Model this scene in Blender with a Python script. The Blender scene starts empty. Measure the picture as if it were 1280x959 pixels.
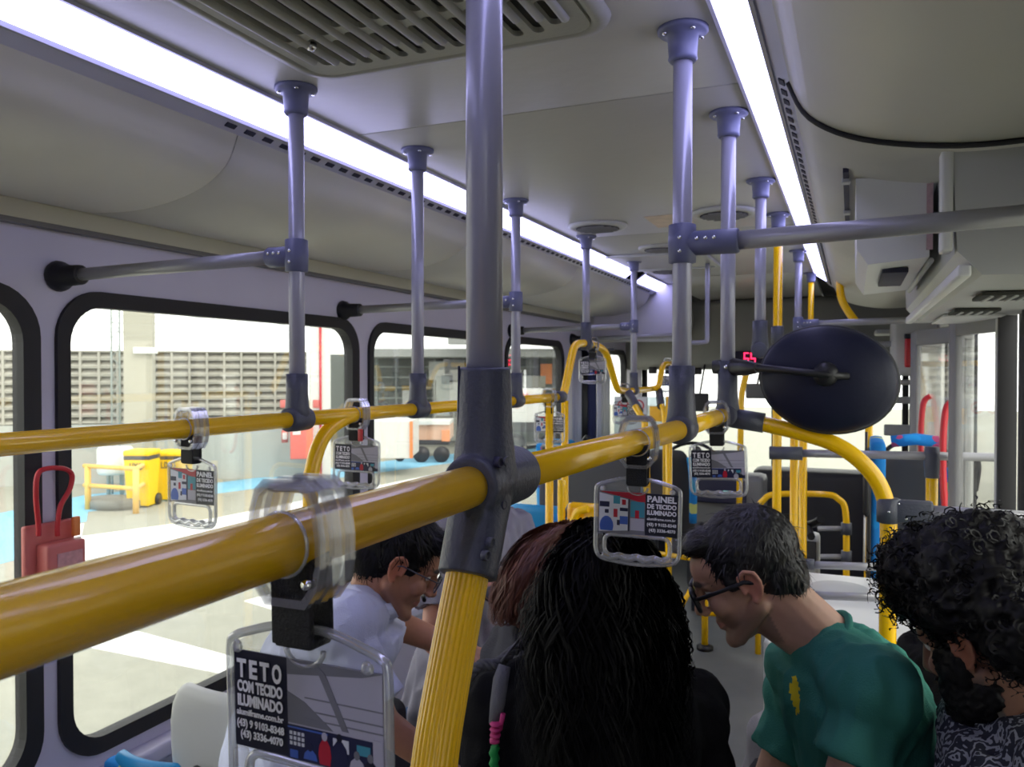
import bpy, bmesh, math, random
from mathutils import Vector, Matrix, noise
random.seed(7)
V = Vector
PI = math.pi
SC = bpy.context.scene
COL = SC.collection

# ---------------------------------------------------------------- camera
CAM = V((0, 0, 1.53))
YAW = math.radians(23.03)          # turned to the left of the bus axis (+Y)
PITCH = math.radians(-0.83)
FPX = 1000.0
FWD = V((-math.sin(YAW) * math.cos(PITCH), math.cos(YAW) * math.cos(PITCH), math.sin(PITCH)))
RGT = V((math.cos(YAW), math.sin(YAW), 0))
UPV = RGT.cross(FWD)
cam_data = bpy.data.cameras.new('camera')
cam = bpy.data.objects.new('camera', cam_data)
COL.objects.link(cam)
cam.location = CAM
cam.rotation_euler = Matrix((RGT, UPV, -FWD)).transposed().to_euler()
cam_data.sensor_width = 36
cam_data.lens = 36 * FPX / 1280
cam_data.clip_start = 0.02
cam_data.clip_end = 200
cam_data.dof.use_dof = True
cam_data.dof.focus_distance = 0.85
cam_data.dof.aperture_fstop = 16
SC.camera = cam

# ---------------------------------------------------------------- daylight, exposure
world = bpy.data.worlds.new('overcast_sky')
SC.world = world
world.use_nodes = True
bgn = world.node_tree.nodes['Background']
bgn.inputs[0].default_value = (1.0, 1.0, 0.96, 1)
bgn.inputs[1].default_value = 2.5
sun_d = bpy.data.lights.new('hazy_sun', 'SUN')
sun_d.energy = 1.2
sun_d.angle = math.radians(12)
sun_d.color = (1, 0.96, 0.88)
sun = bpy.data.objects.new('hazy_sun', sun_d)
COL.objects.link(sun)
sun.rotation_euler = (math.radians(38), 0, math.radians(60))
SC.view_settings.view_transform = 'Standard'
SC.view_settings.look = 'None'
SC.view_settings.gamma = 1
SC.view_settings.exposure = 0.32
SC.view_settings.use_curve_mapping = False
LED_COL = (0.56, 0.55, 1.0)
LED_STR = 5.0


# ---------------------------------------------------------------- helpers
def W(u, v, z):
    """point of the place seen at photo pixel (u, v) at distance z in front of the camera"""
    return CAM + FWD * z + RGT * ((u - 640) / FPX * z) + UPV * (-(v - 479.5) / FPX * z)


def D(a, b, c):
    """direction given as right, up, away from the camera"""
    return (RGT * a + UPV * b + FWD * c).normalized()


def ray(u, v):
    return FWD + RGT * ((u - 640) / FPX) + UPV * (-(v - 479.5) / FPX)


def onX(u, v, x):
    r = ray(u, v)
    return CAM + r * (x / r.x)


def onY(u, v, y):
    r = ray(u, v)
    return CAM + r * (y / r.y)


def onZ(u, v, z):
    r = ray(u, v)
    return CAM + r * ((z - CAM.z) / r.z)


GZ = -0.75


def G(u, v):
    return onZ(u, v, GZ)


def lnk(o):
    COL.objects.link(o)
    return o


def new_mat(name):
    m = bpy.data.materials.new(name)
    m.use_nodes = True
    nt = m.node_tree
    return m, nt, nt.nodes['Principled BSDF']


def mat(name, col, rough=0.5, metal=0.0, bump=0.0, bscale=60.0, var=0.0, vscale=6.0, spec=0.5, coat=0.0, sheen=0.0):
    m, nt, b = new_mat(name)
    b.inputs['Base Color'].default_value = (*col, 1)
    b.inputs['Roughness'].default_value = rough
    b.inputs['Metallic'].default_value = metal
    b.inputs['Specular IOR Level'].default_value = spec
    if coat:
        b.inputs['Coat Weight'].default_value = coat
        b.inputs['Coat Roughness'].default_value = 0.1
    if sheen:
        b.inputs['Sheen Weight'].default_value = sheen
    tc = None
    if bump or var:
        tc = nt.nodes.new('ShaderNodeTexCoord')
    if var:
        n = nt.nodes.new('ShaderNodeTexNoise')
        n.inputs['Scale'].default_value = vscale
        n.inputs['Detail'].default_value = 4
        nt.links.new(tc.outputs['Object'], n.inputs['Vector'])
        r = nt.nodes.new('ShaderNodeMapRange')
        r.inputs[3].default_value = 1 - var
        r.inputs[4].default_value = 1 + var
        nt.links.new(n.outputs[0], r.inputs[0])
        mx = nt.nodes.new('ShaderNodeMix')
        mx.data_type = 'RGBA'
        mx.blend_type = 'MULTIPLY'
        mx.inputs[0].default_value = 1
        mx.inputs[6].default_value = (*col, 1)
        nt.links.new(r.outputs[0], mx.inputs[7])
        nt.links.new(mx.outputs[2], b.inputs['Base Color'])
    if bump:
        n2 = nt.nodes.new('ShaderNodeTexNoise')
        n2.inputs['Scale'].default_value = bscale
        n2.inputs['Detail'].default_value = 3
        nt.links.new(tc.outputs['Object'], n2.inputs['Vector'])
        bp = nt.nodes.new('ShaderNodeBump')
        bp.inputs['Strength'].default_value = bump
        bp.inputs['Distance'].default_value = 0.01
        nt.links.new(n2.outputs[0], bp.inputs['Height'])
        nt.links.new(bp.outputs[0], b.inputs['Normal'])
    return m


def emit(name, col, s):
    m, nt, b = new_mat(name)
    b.inputs['Base Color'].default_value = (*col, 1)
    b.inputs['Emission Color'].default_value = (*col, 1)
    b.inputs['Emission Strength'].default_value = s
    return m


def thin_glass(name, tint=(1, 1, 1), refl=0.08, rough=0.02, haze=0.0):
    m = bpy.data.materials.new(name)
    m.use_nodes = True
    nt = m.node_tree
    nt.nodes.clear()
    o = nt.nodes.new('ShaderNodeOutputMaterial')
    t = nt.nodes.new('ShaderNodeBsdfTransparent')
    t.inputs[0].default_value = (*tint, 1)
    g = nt.nodes.new('ShaderNodeBsdfGlossy')
    g.inputs['Roughness'].default_value = rough
    f = nt.nodes.new('ShaderNodeLayerWeight')
    f.inputs[0].default_value = 0.25
    mr = nt.nodes.new('ShaderNodeMapRange')
    mr.inputs[3].default_value = refl
    mr.inputs[4].default_value = min(1, refl + 0.6)
    nt.links.new(f.outputs['Facing'], mr.inputs[0])
    mx = nt.nodes.new('ShaderNodeMixShader')
    nt.links.new(mr.outputs[0], mx.inputs[0])
    nt.links.new(t.outputs[0], mx.inputs[1])
    nt.links.new(g.outputs[0], mx.inputs[2])
    last = mx
    if haze:
        d = nt.nodes.new('ShaderNodeBsdfDiffuse')
        d.inputs[0].default_value = (0.8, 0.8, 0.78, 1)
        m2 = nt.nodes.new('ShaderNodeMixShader')
        m2.inputs[0].default_value = haze
        nt.links.new(mx.outputs[0], m2.inputs[1])
        nt.links.new(d.outputs[0], m2.inputs[2])
        last = m2
    nt.links.new(last.outputs[0], o.inputs[0])
    return m


class MB:
    """collects shapes into one mesh"""

    def __init__(s):
        s.v, s.f, s.mi, s.mats, s.sm = [], [], [], [], []
        s.cur = 0

    def use(s, m):
        if m not in s.mats:
            s.mats.append(m)
        s.cur = s.mats.index(m)
        return s

    def add(s, vs, fs, smooth=False):
        n = len(s.v)
        s.v += [tuple(p) for p in vs]
        for f in fs:
            s.f.append([i + n for i in f])
            s.mi.append(s.cur)
            s.sm.append(smooth)
        return s

    def box(s, c, d, rot=None, bev=0.0):
        x, y, z = d[0] / 2, d[1] / 2, d[2] / 2
        c = V(c)
        if bev <= 0:
            vs = [V((a * x, b * y, e * z)) for a in (-1, 1) for b in (-1, 1) for e in (-1, 1)]
            fs = [(0, 1, 3, 2), (4, 6, 7, 5), (0, 4, 5, 1), (2, 3, 7, 6), (0, 2, 6, 4), (1, 5, 7, 3)]
            if rot:
                vs = [rot @ p for p in vs]
            return s.add([c + p for p in vs], fs)
        bm = bmesh.new()
        bmesh.ops.create_cube(bm, size=1)
        bmesh.ops.scale(bm, vec=d, verts=bm.verts)
        bmesh.ops.bevel(bm, geom=bm.edges[:], offset=bev, segments=2, profile=0.6, affect='EDGES')
        s.bm(bm, Matrix.Translation(c) @ (rot.to_4x4() if rot else Matrix()), True)
        return s

    def bm(s, bm, M=None, smooth=False):
        bm.verts.ensure_lookup_table()
        vs = [(M @ v.co if M else v.co.copy()) for v in bm.verts]
        fs = [[v.index for v in f.verts] for f in bm.faces]
        bm.free()
        return s.add(vs, fs, smooth)

    def tube(s, pts, r, seg=14, caps=True, smooth=True, flat=1.0, upv=None, closed=False):
        pts = [V(p) for p in pts]
        n = len(pts)
        rs = r if isinstance(r, (list, tuple)) else [r] * n
        vs = []
        t0 = (pts[1] - pts[0]).normalized()
        up = V(upv) if upv else (V((0, 0, 1)) if abs(t0.z) < 0.9 else V((1, 0, 0)))
        for i, p in enumerate(pts):
            if closed:
                t = (pts[(i + 1) % n] - pts[i - 1]).normalized()
            else:
                t = (pts[min(i + 1, n - 1)] - pts[max(i - 1, 0)]).normalized()
            up = (up - t * up.dot(t)).normalized()
            sd = t.cross(up)
            for k in range(seg):
                a = 2 * PI * k / seg
                vs.append(p + (sd * math.cos(a) * flat + up * math.sin(a)) * rs[i])
        fs = []
        m = n if closed else n - 1
        for i in range(m):
            j = (i + 1) % n
            for k in range(seg):
                k2 = (k + 1) % seg
                fs.append((i * seg + k, i * seg + k2, j * seg + k2, j * seg + k))
        s.add(vs, fs, smooth)
        if caps and not closed:
            b = len(s.v) - len(vs)
            s.f.append([b + k for k in range(seg)][::-1]); s.mi.append(s.cur); s.sm.append(False)
            s.f.append([b + (n - 1) * seg + k for k in range(seg)]); s.mi.append(s.cur); s.sm.append(False)
        return s

    def lathe(s, c, prof, axis=(0, 0, 1), seg=24, sx=1.0, sy=1.0, smooth=True, xdir=None):
        """prof: list of (radius, height along axis)"""
        ax = V(axis).normalized()
        x = V(xdir) if xdir else (V((1, 0, 0)) if abs(ax.x) < 0.9 else V((0, 1, 0)))
        x = (x - ax * x.dot(ax)).normalized()
        y = ax.cross(x)
        c = V(c)
        vs = []
        for (r, h) in prof:
            for k in range(seg):
                a = 2 * PI * k / seg
                vs.append(c + ax * h + x * (r * sx * math.cos(a)) + y * (r * sy * math.sin(a)))
        fs = []
        for i in range(len(prof) - 1):
            for k in range(seg):
                k2 = (k + 1) % seg
                fs.append((i * seg + k, i * seg + k2, (i + 1) * seg + k2, (i + 1) * seg + k))
        fs.append(tuple(range(seg))[::-1])
        fs.append(tuple((len(prof) - 1) * seg + k for k in range(seg)))
        return s.add(vs, fs, smooth)

    def ell(s, c, r, R=None, seg=20, rings=12):
        vs, fs = [], []
        for i in range(rings + 1):
            th = PI * i / rings
            for k in range(seg):
                a = 2 * PI * k / seg
                p = V((r[0] * math.sin(th) * math.cos(a), r[1] * math.sin(th) * math.sin(a), r[2] * math.cos(th)))
                if R:
                    p = R @ p
                vs.append(V(c) + p)
        for i in range(rings):
            for k in range(seg):
                k2 = (k + 1) % seg
                fs.append((i * seg + k, (i + 1) * seg + k, (i + 1) * seg + k2, i * seg + k2))
        return s.add(vs, fs, True)

    def cap(s, a, b, ra, rb, seg=12):
        a, b = V(a), V(b)
        d = b - a
        L = d.length
        if L < 1e-5:
            return s.ell(a, (ra, ra, ra))
        t = d / L
        pr = []
        for i in range(5):
            q = PI / 2 * (1 - i / 5)
            pr.append((max(ra * math.cos(q), 1e-4), -ra * math.sin(q)))
        pr.append((ra, 0))
        pr.append((rb, L))
        for i in range(1, 6):
            q = PI / 2 * i / 5
            pr.append((max(rb * math.cos(q), 1e-4), L + rb * math.sin(q)))
        return s.lathe(a, pr, t, seg)

    def prism(s, poly, off):
        """polygon of 3-D points extruded by a vector"""
        n = len(poly)
        off = V(off)
        vs = [V(p) for p in poly] + [V(p) + off for p in poly]
        fs = [tuple(range(n))[::-1], tuple(range(n, 2 * n))]
        for i in range(n):
            j = (i + 1) % n
            fs.append((i, j, n + j, n + i))
        return s.add(vs, fs)

    def mesh(s, name):
        me = bpy.data.meshes.new(name)
        me.from_pydata(s.v, [], s.f)
        for m in s.mats:
            me.materials.append(m)
        for i, p in enumerate(me.polygons):
            p.material_index = s.mi[i]
            p.use_smooth = s.sm[i]
        bm = bmesh.new()
        bm.from_mesh(me)
        bmesh.ops.remove_doubles(bm, verts=bm.verts, dist=1e-6)
        bmesh.ops.recalc_face_normals(bm, faces=bm.faces)
        bm.to_mesh(me)
        bm.free()
        return me

    def build(s, name, m=None, parent=None, **kw):
        if m is not None and not s.mats:
            s.mats = [m]
        o = lnk(bpy.data.objects.new(name, s.mesh(name)))
        if parent is not None:
            o.parent = parent
            o.matrix_parent_inverse = world_of(parent).inverted()
        for k, v in kw.items():
            o[k] = v
        return o


def world_of(o):
    M = Matrix.LocRotScale(o.location, o.rotation_euler, o.scale)
    if o.parent:
        return world_of(o.parent) @ o.matrix_parent_inverse @ M
    return M


def tag(o, label, cat, group=None):
    o['label'] = label
    o['category'] = cat
    if group:
        o['group'] = group
    return o


def thing(name, label, cat, loc=(0, 0, 0), group=None):
    o = lnk(bpy.data.objects.new(name, None))
    o.empty_display_size = 0.05
    o.location = loc
    return tag(o, label, cat, group)


def struct(o):
    o['kind'] = 'structure'
    return o


def dup(o, loc=None, rot=None, label=None, group=None, parent=None):
    c = lnk(o.copy())
    if parent is not None:
        c.parent = parent
    if loc is not None:
        c.location = loc
    if rot is not None:
        c.rotation_euler = rot
    if label:
        c['label'] = label
    if group:
        c['group'] = group
    for ch in KIDS(o):
        dup(ch, parent=c)
    return c


def KIDS(o):
    return [x for x in COL.objects if x.parent == o]


def spline(pts, n=6):
    pts = [V(p) for p in pts]
    out = []
    for i in range(len(pts) - 1):
        p0 = pts[max(i - 1, 0)]; p1 = pts[i]; p2 = pts[i + 1]; p3 = pts[min(i + 2, len(pts) - 1)]
        for k in range(n):
            t = k / n
            out.append(0.5 * ((2 * p1) + (p2 - p0) * t + (2 * p0 - 5 * p1 + 4 * p2 - p3) * t * t + (3 * p1 - p0 - 3 * p2 + p3) * t ** 3))
    out.append(pts[-1])
    return out


def text_mesh(name, txt, size, m, parent, M, width=None, extrude=0.00015, offset=0.0, align='LEFT'):
    cu = bpy.data.curves.new(name, 'FONT')
    cu.body = txt
    cu.size = size
    cu.extrude = extrude
    cu.offset = offset
    cu.resolution_u = 3
    cu.align_x = align
    tmp = lnk(bpy.data.objects.new('tmp', cu))
    dg = bpy.context.evaluated_depsgraph_get()
    me = bpy.data.meshes.new_from_object(tmp.evaluated_get(dg))
    bpy.data.objects.remove(tmp)
    bpy.data.curves.remove(cu)
    if width and len(me.vertices):
        xs = [v.co.x for v in me.vertices]
        w = max(xs) - min(xs)
        x0 = min(xs)
        for v in me.vertices:
            v.co.x = (v.co.x - x0) * width / w
    me.transform(M)
    me.materials.clear()
    me.materials.append(m)
    o = lnk(bpy.data.objects.new(name, me))
    if parent is not None:
        o.parent = parent
        o.matrix_parent_inverse = world_of(parent).inverted()
    return o


# ---------------------------------------------------------------- materials
M_ceil = mat('ceiling_laminate', (0.46, 0.455, 0.42), 0.38, bump=0.08, bscale=25, var=0.05, vscale=3, spec=0.35)
M_cove = mat('duct_cover_plastic', (0.62, 0.61, 0.53), 0.45, bump=0.15, bscale=8, var=0.1, vscale=3)
M_wall = mat('wall_plastic', (0.62, 0.60, 0.72), 0.45, var=0.06, vscale=5)
M_trimd = mat('dark_moulding', (0.16, 0.16, 0.15), 0.5)
M_led = emit('led_diffuser', (LED_COL[0], LED_COL[1], LED_COL[2]), LED_STR)
M_ledtrim = mat('led_aluminium', (0.55, 0.55, 0.66), 0.4, 0.3)
M_slot = mat('slot_black', (0.02, 0.02, 0.05), 0.6)
M_pole = mat('pole_grey_paint', (0.38, 0.38, 0.47), 0.30, 0.2, spec=0.6)
M_bar = mat('bar_grey_paint', (0.34, 0.34, 0.36), 0.35, 0.3)
M_joint = mat('joint_grey_plastic', (0.065, 0.07, 0.095), 0.42, bump=0.15, bscale=220, var=0.1, vscale=30)
M_flange = mat('flange_blue_grey', (0.13, 0.14, 0.24), 0.45)
M_yel = mat('yellow_coated_tube', (1.0, 0.575, 0.002), 0.25, spec=0.5, coat=0.3)
M_blackpl = mat('black_plastic', (0.012, 0.012, 0.014), 0.42)
M_rubber = mat('window_rubber', (0.014, 0.014, 0.016), 0.6)
M_win = thin_glass('window_glass', (0.97, 0.98, 0.97), 0.04, 0.02, haze=0.03)
M_floor = mat('floor_vinyl', (0.17, 0.18, 0.18), 0.45, bump=0.1, bscale=250, var=0.15, vscale=9)
M_vent = mat('vent_plastic', (0.33, 0.33, 0.29), 0.5, bump=0.06, bscale=120, var=0.06, vscale=8)
M_ventd = mat('vent_dark', (0.035, 0.035, 0.03), 0.8)
M_chrome = mat('chrome', (0.8, 0.8, 0.8), 0.12, 1.0)
M_white = mat('white_plastic', (0.72, 0.73, 0.70), 0.4, var=0.04)
M_lgrey = mat('light_grey_plastic', (0.50, 0.51, 0.49), 0.45, var=0.06)
M_dgrey = mat('dark_grey_panel', (0.05, 0.05, 0.055), 0.55)
M_mgrey = mat('mid_grey_panel', (0.22, 0.22, 0.22), 0.5, var=0.08)
M_red = mat('red_plastic', (0.55, 0.02, 0.03), 0.35)
M_pink = mat('faded_red_plastic', (0.62, 0.16, 0.14), 0.4, var=0.1, vscale=20)
M_orange = mat('orange_plastic', (0.8, 0.25, 0.06), 0.4)
M_strap = mat('strap_webbing', (0.01, 0.01, 0.011), 0.75, bump=0.4, bscale=500)
M_clear = thin_glass('clear_plastic', (0.96, 0.965, 0.97), 0.04, 0.15, haze=0.05)
M_clear2 = thin_glass('clear_plastic_edge', (0.80, 0.82, 0.84), 0.25, 0.15, haze=0.20)
M_clamp = thin_glass('clamp_clear_plastic', (0.92, 0.925, 0.95), 0.14, 0.10, haze=0.06)
M_cardb = mat('card_navy', (0.006, 0.007, 0.02), 0.35)
M_ink = mat('card_ink_white', (0.85, 0.85, 0.88), 0.5)
M_mirror = mat('mirror_shell', (0.010, 0.012, 0.032), 0.5, spec=0.3, bump=0.05, bscale=100)


def seat_fabric():
    m, nt, b = new_mat('seat_fabric_blue')
    tc = nt.nodes.new('ShaderNodeTexCoord')
    vo = nt.nodes.new('ShaderNodeTexVoronoi')
    vo.inputs['Scale'].default_value = 13
    n = nt.nodes.new('ShaderNodeTexNoise')
    n.inputs['Scale'].default_value = 9
    nt.links.new(tc.outputs['Object'], n.inputs['Vector'])
    ad = nt.nodes.new('ShaderNodeMix'); ad.data_type = 'VECTOR'
    ad.inputs[0].default_value = 0.12
    nt.links.new(tc.outputs['Object'], ad.inputs[4])
    nt.links.new(n.outputs[1], ad.inputs[5])
    nt.links.new(ad.outputs[1], vo.inputs['Vector'])
    cr = nt.nodes.new('ShaderNodeValToRGB')
    cr.color_ramp.interpolation = 'CONSTANT'
    e = cr.color_ramp.elements
    e[0].position = 0; e[0].color = (0.01, 0.22, 0.62, 1)
    e[1].position = 0.45; e[1].color = (0.02, 0.03, 0.25, 1)
    for p, c in ((0.55, (0.01, 0.28, 0.70, 1)), (0.72, (0.55, 0.08, 0.22, 1)), (0.8, (0.02, 0.35, 0.65, 1)), (0.93, (0.55, 0.6, 0.2, 1))):
        q = e.new(p); q.color = c
    sp = nt.nodes.new('ShaderNodeSeparateColor')
    nt.links.new(vo.outputs['Color'], sp.inputs[0])
    lt = nt.nodes.new('ShaderNodeMath'); lt.operation = 'LESS_THAN'; lt.inputs[1].default_value = 0.42
    nt.links.new(vo.outputs['Distance'], lt.inputs[0])
    mu = nt.nodes.new('ShaderNodeMath'); mu.operation = 'MULTIPLY'
    nt.links.new(sp.outputs[0], mu.inputs[0]); nt.links.new(lt.outputs[0], mu.inputs[1])
    nt.links.new(mu.outputs[0], cr.inputs[0])
    nt.links.new(cr.outputs[0], b.inputs['Base Color'])
    b.inputs['Roughness'].default_value = 0.9
    return m


M_seatf = seat_fabric()
M_seatb = mat('seat_blue_plastic', (0.01, 0.25, 0.55), 0.4)

# ================================================================ THE BUS SHELL
XL, XR = -1.87, 0.45
ZC = 2.15
YB, YF = -1.2, 7.6
XM = (XL + XR) / 2


def mirx(x):
    return 2 * XM - x


fl = struct(MB().box(((XL + XR) / 2, (YB + YF) / 2, -0.03), (XR - XL + 0.1, YF - YB, 0.06)).build('floor', M_floor))
# ceiling slab between the two light strips, in four panels with narrow joints
ceil = struct(MB().box((XM, (YB + YF) / 2, ZC + 0.045), (XR - XL + 0.1, YF - YB, 0.03)).build('ceiling', M_ventd))
xs0, xs1 = -1.20, -0.225
yj = [YB, 0.62, 1.78, 3.55, 5.3, YF]
for a, b in zip(yj[:-1], yj[1:]):
    MB().box(((xs0 + xs1) / 2, (a + b) / 2, ZC + 0.014), (xs1 - xs0, b - a - 0.004, 0.028), bev=0.002).build('ceiling_panel', M_ceil, ceil)

# rounded air duct covers along both sides


def duct_prof(side):
    pts = [(-1.307, 2.079, 0), (-1.345, 2.008, 0), (-1.437, 1.958, 0), (-1.59, 1.930, 0), (-1.75, 1.932, 0), (-1.865, 1.950, 0)]
    p = spline([V(q) for q in pts], 5)
    return [((q.x if side < 0 else mirx(q.x)), q.y) for q in p]


def extrude_y(mb, pr, y0, y1, thick=0.012, up=1):
    n = len(pr)
    vs = []
    for y in (y0, y1):
        for (x, z) in pr:
            vs.append(V((x, y, z)))
        for (x, z) in pr:
            vs.append(V((x, y, z + thick * up)))
    fs = []
    for i in range(n - 1):
        fs.append((i, i + 1, 2 * n + i + 1, 2 * n + i))
        fs.append((n + i, 3 * n + i, 3 * n + i + 1, n + i + 1))
        fs.append((i, n + i, n + i + 1, i + 1))
        fs.append((2 * n + i, 2 * n + i + 1, 3 * n + i + 1, 3 * n + i))
    fs.append((0, 2 * n, 3 * n, n))
    fs.append((n - 1, 2 * n - 1, 4 * n - 1, 3 * n - 1))
    mb.add(vs, fs, True)
    return mb


ductL = struct(lnk(bpy.data.objects.new('trim_1', None)))
jl = [YB, 0.35, 1.46, 2.72, 3.95, 5.55]
for a, b in zip(jl[:-1], jl[1:]):
    extrude_y(MB(), duct_prof(-1), a + 0.002, b - 0.002).build('duct_panel', M_cove, ductL)
    pr = [(x, z + 0.013) for x, z in duct_prof(-1)]
extrude_y(MB(), pr, YB, 5.55, 0.01).build('duct_backing', M_ventd, ductL)
ductR = struct(lnk(bpy.data.objects.new('trim_2', None)))
jr = [YB, 1.60, 5.55]
for a, b in zip(jr[:-1], jr[1:]):
    extrude_y(MB(), duct_prof(1), a + 0.004, b - 0.004).build('duct_panel', M_cove, ductR)
extrude_y(MB(), [(x, z + 0.013) for x, z in duct_prof(1)], YB, 5.55, 0.01).build('duct_backing', M_ventd, ductR)
# rubber bead over the right duct joint, following its curve
MB().tube([V((x, 1.60, z - 0.003)) for x, z in duct_prof(1)], 0.006, 8).build('joint_bead', M_rubber, ductR)
MB().tube([V((x, 1.60, z - 0.003)) for x, z in duct_prof(1)][6:] , 0.003, 6).build('joint_edge', M_trimd, ductR)
# service slot on the second right panel
MB().box((-0.015, 2.35, 1.965), (0.012, 0.95, 0.01)).build('service_slot', M_slot, ductR)
for q in range(3):
    MB().box((-0.015, 1.95 + q * 0.38, 1.958), (0.018, 0.03, 0.012), bev=0.003).build('slot_latch', M_lgrey, ductR)

# LED strips: housing, diffuser, slotted air strip
ledL = thing('light_strip', 'long white led light strip above the windows on the left', 'ceiling light', (-1.24, 2.2, 2.12))
ledR = thing('light_strip', 'long white led light strip on the right, beside the row of ceiling pole flanges', 'ceiling light', (-0.18, 2.2, 2.12))


def strip(parent, side, xa, za, xb, zb, y0, y1):
    n = V((za - zb, 0, xa - xb)).normalized() if side < 0 else V((zb - za, 0, xb - xa)).normalized()
    n = V((0.55, 0, -0.83)) if side < 0 else V((-0.55, 0, -0.83))
    a, b = V((xa, 0, za)), V((xb, 0, zb))
    for (s0, s1, nm, m, o) in ((0.04, 0.96, 'diffuser', M_led, 0.0),):
        p, q = a.lerp(b, s0), a.lerp(b, s1)
        poly = [p + V((0, y0, 0)), q + V((0, y0, 0)), q + V((0, y1, 0)), p + V((0, y1, 0))]
        MB().prism(poly, -n * 0.006).build(nm, m, parent)
    # housing lips
    for p, d in ((a, 1), (b, -1)):
        MB().box((p.x, (y0 + y1) / 2, p.z - 0.001), (0.007, y1 - y0 + 0.02, 0.012)).build('housing_lip', M_ledtrim, parent)
    MB().prism([a - n * 0.007 + V((0, y0, 0)), b - n * 0.007 + V((0, y0, 0)), b - n * 0.007 + V((0, y1, 0)), a - n * 0.007 + V((0, y1, 0))], -n * 0.01).build('housing', M_ledtrim, parent)


strip(ledL, -1, -1.203, 2.149, -1.275, 2.098, YB, 4.75)
strip(ledL, -1, -1.203, 2.149, -1.275, 2.098, 5.02, 5.66)
strip(ledR, 1, -0.222, 2.149, -0.145, 2.098, YB, 3.1)
strip(ledR, 1, -0.222, 2.149, -0.145, 2.098, 3.12, 4.25)
strip(ledR, 1, -0.222, 2.149, -0.145, 2.098, 4.27, 5.45)
# slotted aluminium air strips
airL = struct(lnk(bpy.data.objects.new('trim_3', None)))
airR = struct(lnk(bpy.data.objects.new('trim_4', None)))
for side, par, (x0, z0), (x1, z1) in ((-1, airL, (-1.277, 2.097), (-1.309, 2.076)), (1, airR, (-0.143, 2.097), (-0.111, 2.076))):
    MB().prism([V((x0, YB, z0)), V((x1, YB, z1)), V((x1, 5.6, z1)), V((x0, 5.6, z0))], V((0, 0, 0.008))).build('air_strip', M_ledtrim, par)
    ang = math.atan2(z1 - z0, x1 - x0)
    proto = None
    k = 0
    y = 1.42 if side < 0 else 1.62
    while y < 5.5:
        if proto is None:
            proto = MB().box((0, 0, 0), (0.012, 0.03, 0.004)).mesh('slot')
            proto.materials.append(M_slot)
        o = lnk(bpy.data.objects.new('slot', proto))
        o.location = ((x0 + x1) / 2, y, (z0 + z1) / 2 - 0.0005)
        o.rotation_euler = (0, -ang, 0)
        o.parent = par
        y += 0.062

# ---- left wall with window holes
WIN = [(-0.15, 1.375), (1.42, 2.775), (2.85, 4.19), (4.285, 5.31)]
WZ0, WZ1 = 0.50, 1.745


def rrect(a0, b0, a1, b1, r, n=6):
    out = []
    for (cx, cy, s) in ((a1 - r, b1 - r, 0), (a0 + r, b1 - r, 1), (a0 + r, b0 + r, 2), (a1 - r, b0 + r, 3)):
        for k in range(n + 1):
            t = PI / 2 * (s + k / n)
            out.append((cx + r * math.cos(t), cy + r * math.sin(t)))
    return out


def wall_with_holes(x, th, y0, y1, z0, z1, holes, name, m, r=0.13):
    bm = bmesh.new()
    loops = [[(y0, z0), (y1, z0), (y1, z1), (y0, z1)]] + [rrect(a, b, c, d, r) for a, b, c, d in holes]
    edges = []
    for lp in loops:
        vs = [bm.verts.new((x, a, b)) for a, b in lp]
        for i in range(len(vs)):
            edges.append(bm.edges.new((vs[i], vs[(i + 1) % len(vs)])))
    bmesh.ops.triangle_fill(bm, use_beauty=True, use_dissolve=False, edges=edges, normal=(1, 0, 0))
    kill = []
    for f in bm.faces:
        c = f.calc_center_median()
        for a, b, c2, d in holes:
            if a + 0.002 < c.y < c2 - 0.002 and b + 0.002 < c.z < d - 0.002:
                # inside hole box: drop unless it lies in a rounded corner
                dx = max(a + r - c.y, c.y - (c2 - r), 0)
                dz = max(b + r - c.z, c.z - (d - r), 0)
                if not (dx > 0 and dz > 0 and math.hypot(dx, dz) > r * 0.995):
                    kill.append(f)
                break
    bmesh.ops.delete(bm, geom=list(set(kill)), context='FACES')
    ret = bmesh.ops.extrude_face_region(bm, geom=bm.faces[:])
    for v in ret['geom']:
        if isinstance(v, bmesh.types.BMVert):
            v.co.x += th
    mb = MB()
    mb.bm(bm)
    return mb.build(name, m)


struct(wall_with_holes(XL - 0.03, 0.03, YB, YF, -0.02, ZC + 0.02, [(a, WZ0, b, WZ1) for a, b in WIN] + [(5.75, 0.95, 7.0, 1.72)], 'wall_left', M_wall))
for i, (a, b) in enumerate(WIN + [(5.75, 7.0)]):
    z0, z1 = (WZ0, WZ1) if i < 4 else (0.95, 1.72)
    w = struct(lnk(bpy.data.objects.new('window_%d' % (i + 1), None)))
    outer = rrect(a, z0, b, z1, 0.13, 8)
    inner = rrect(a + 0.042, z0 + 0.042, b - 0.042, z1 - 0.042, 0.10, 8)
    mb = MB()
    n = len(outer)
    vs = []
    for x in (XL - 0.035, XL + 0.012):
        for (p, q) in outer: vs.append((x, p, q))
        for (p, q) in inner: vs.append((x if x < XL else x - 0.006, p, q))
    fs = []
    for k in range(n):
        j = (k + 1) % n
        fs += [(k, j, n + j, n + k), (2 * n + k, 3 * n + k, 3 * n + j, 2 * n + j), (k, 2 * n + k, 2 * n + j, j), (n + k, n + j, 3 * n + j, 3 * n + k)]
    mb.add(vs, fs, False)
    mb.build('rubber_seal', M_rubber, w)
    MB().prism([V((XL - 0.02, p, q)) for p, q in rrect(a + 0.02, z0 + 0.02, b - 0.02, z1 - 0.02, 0.1)], (0.004, 0, 0)).build('pane', M_win, w)
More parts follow.
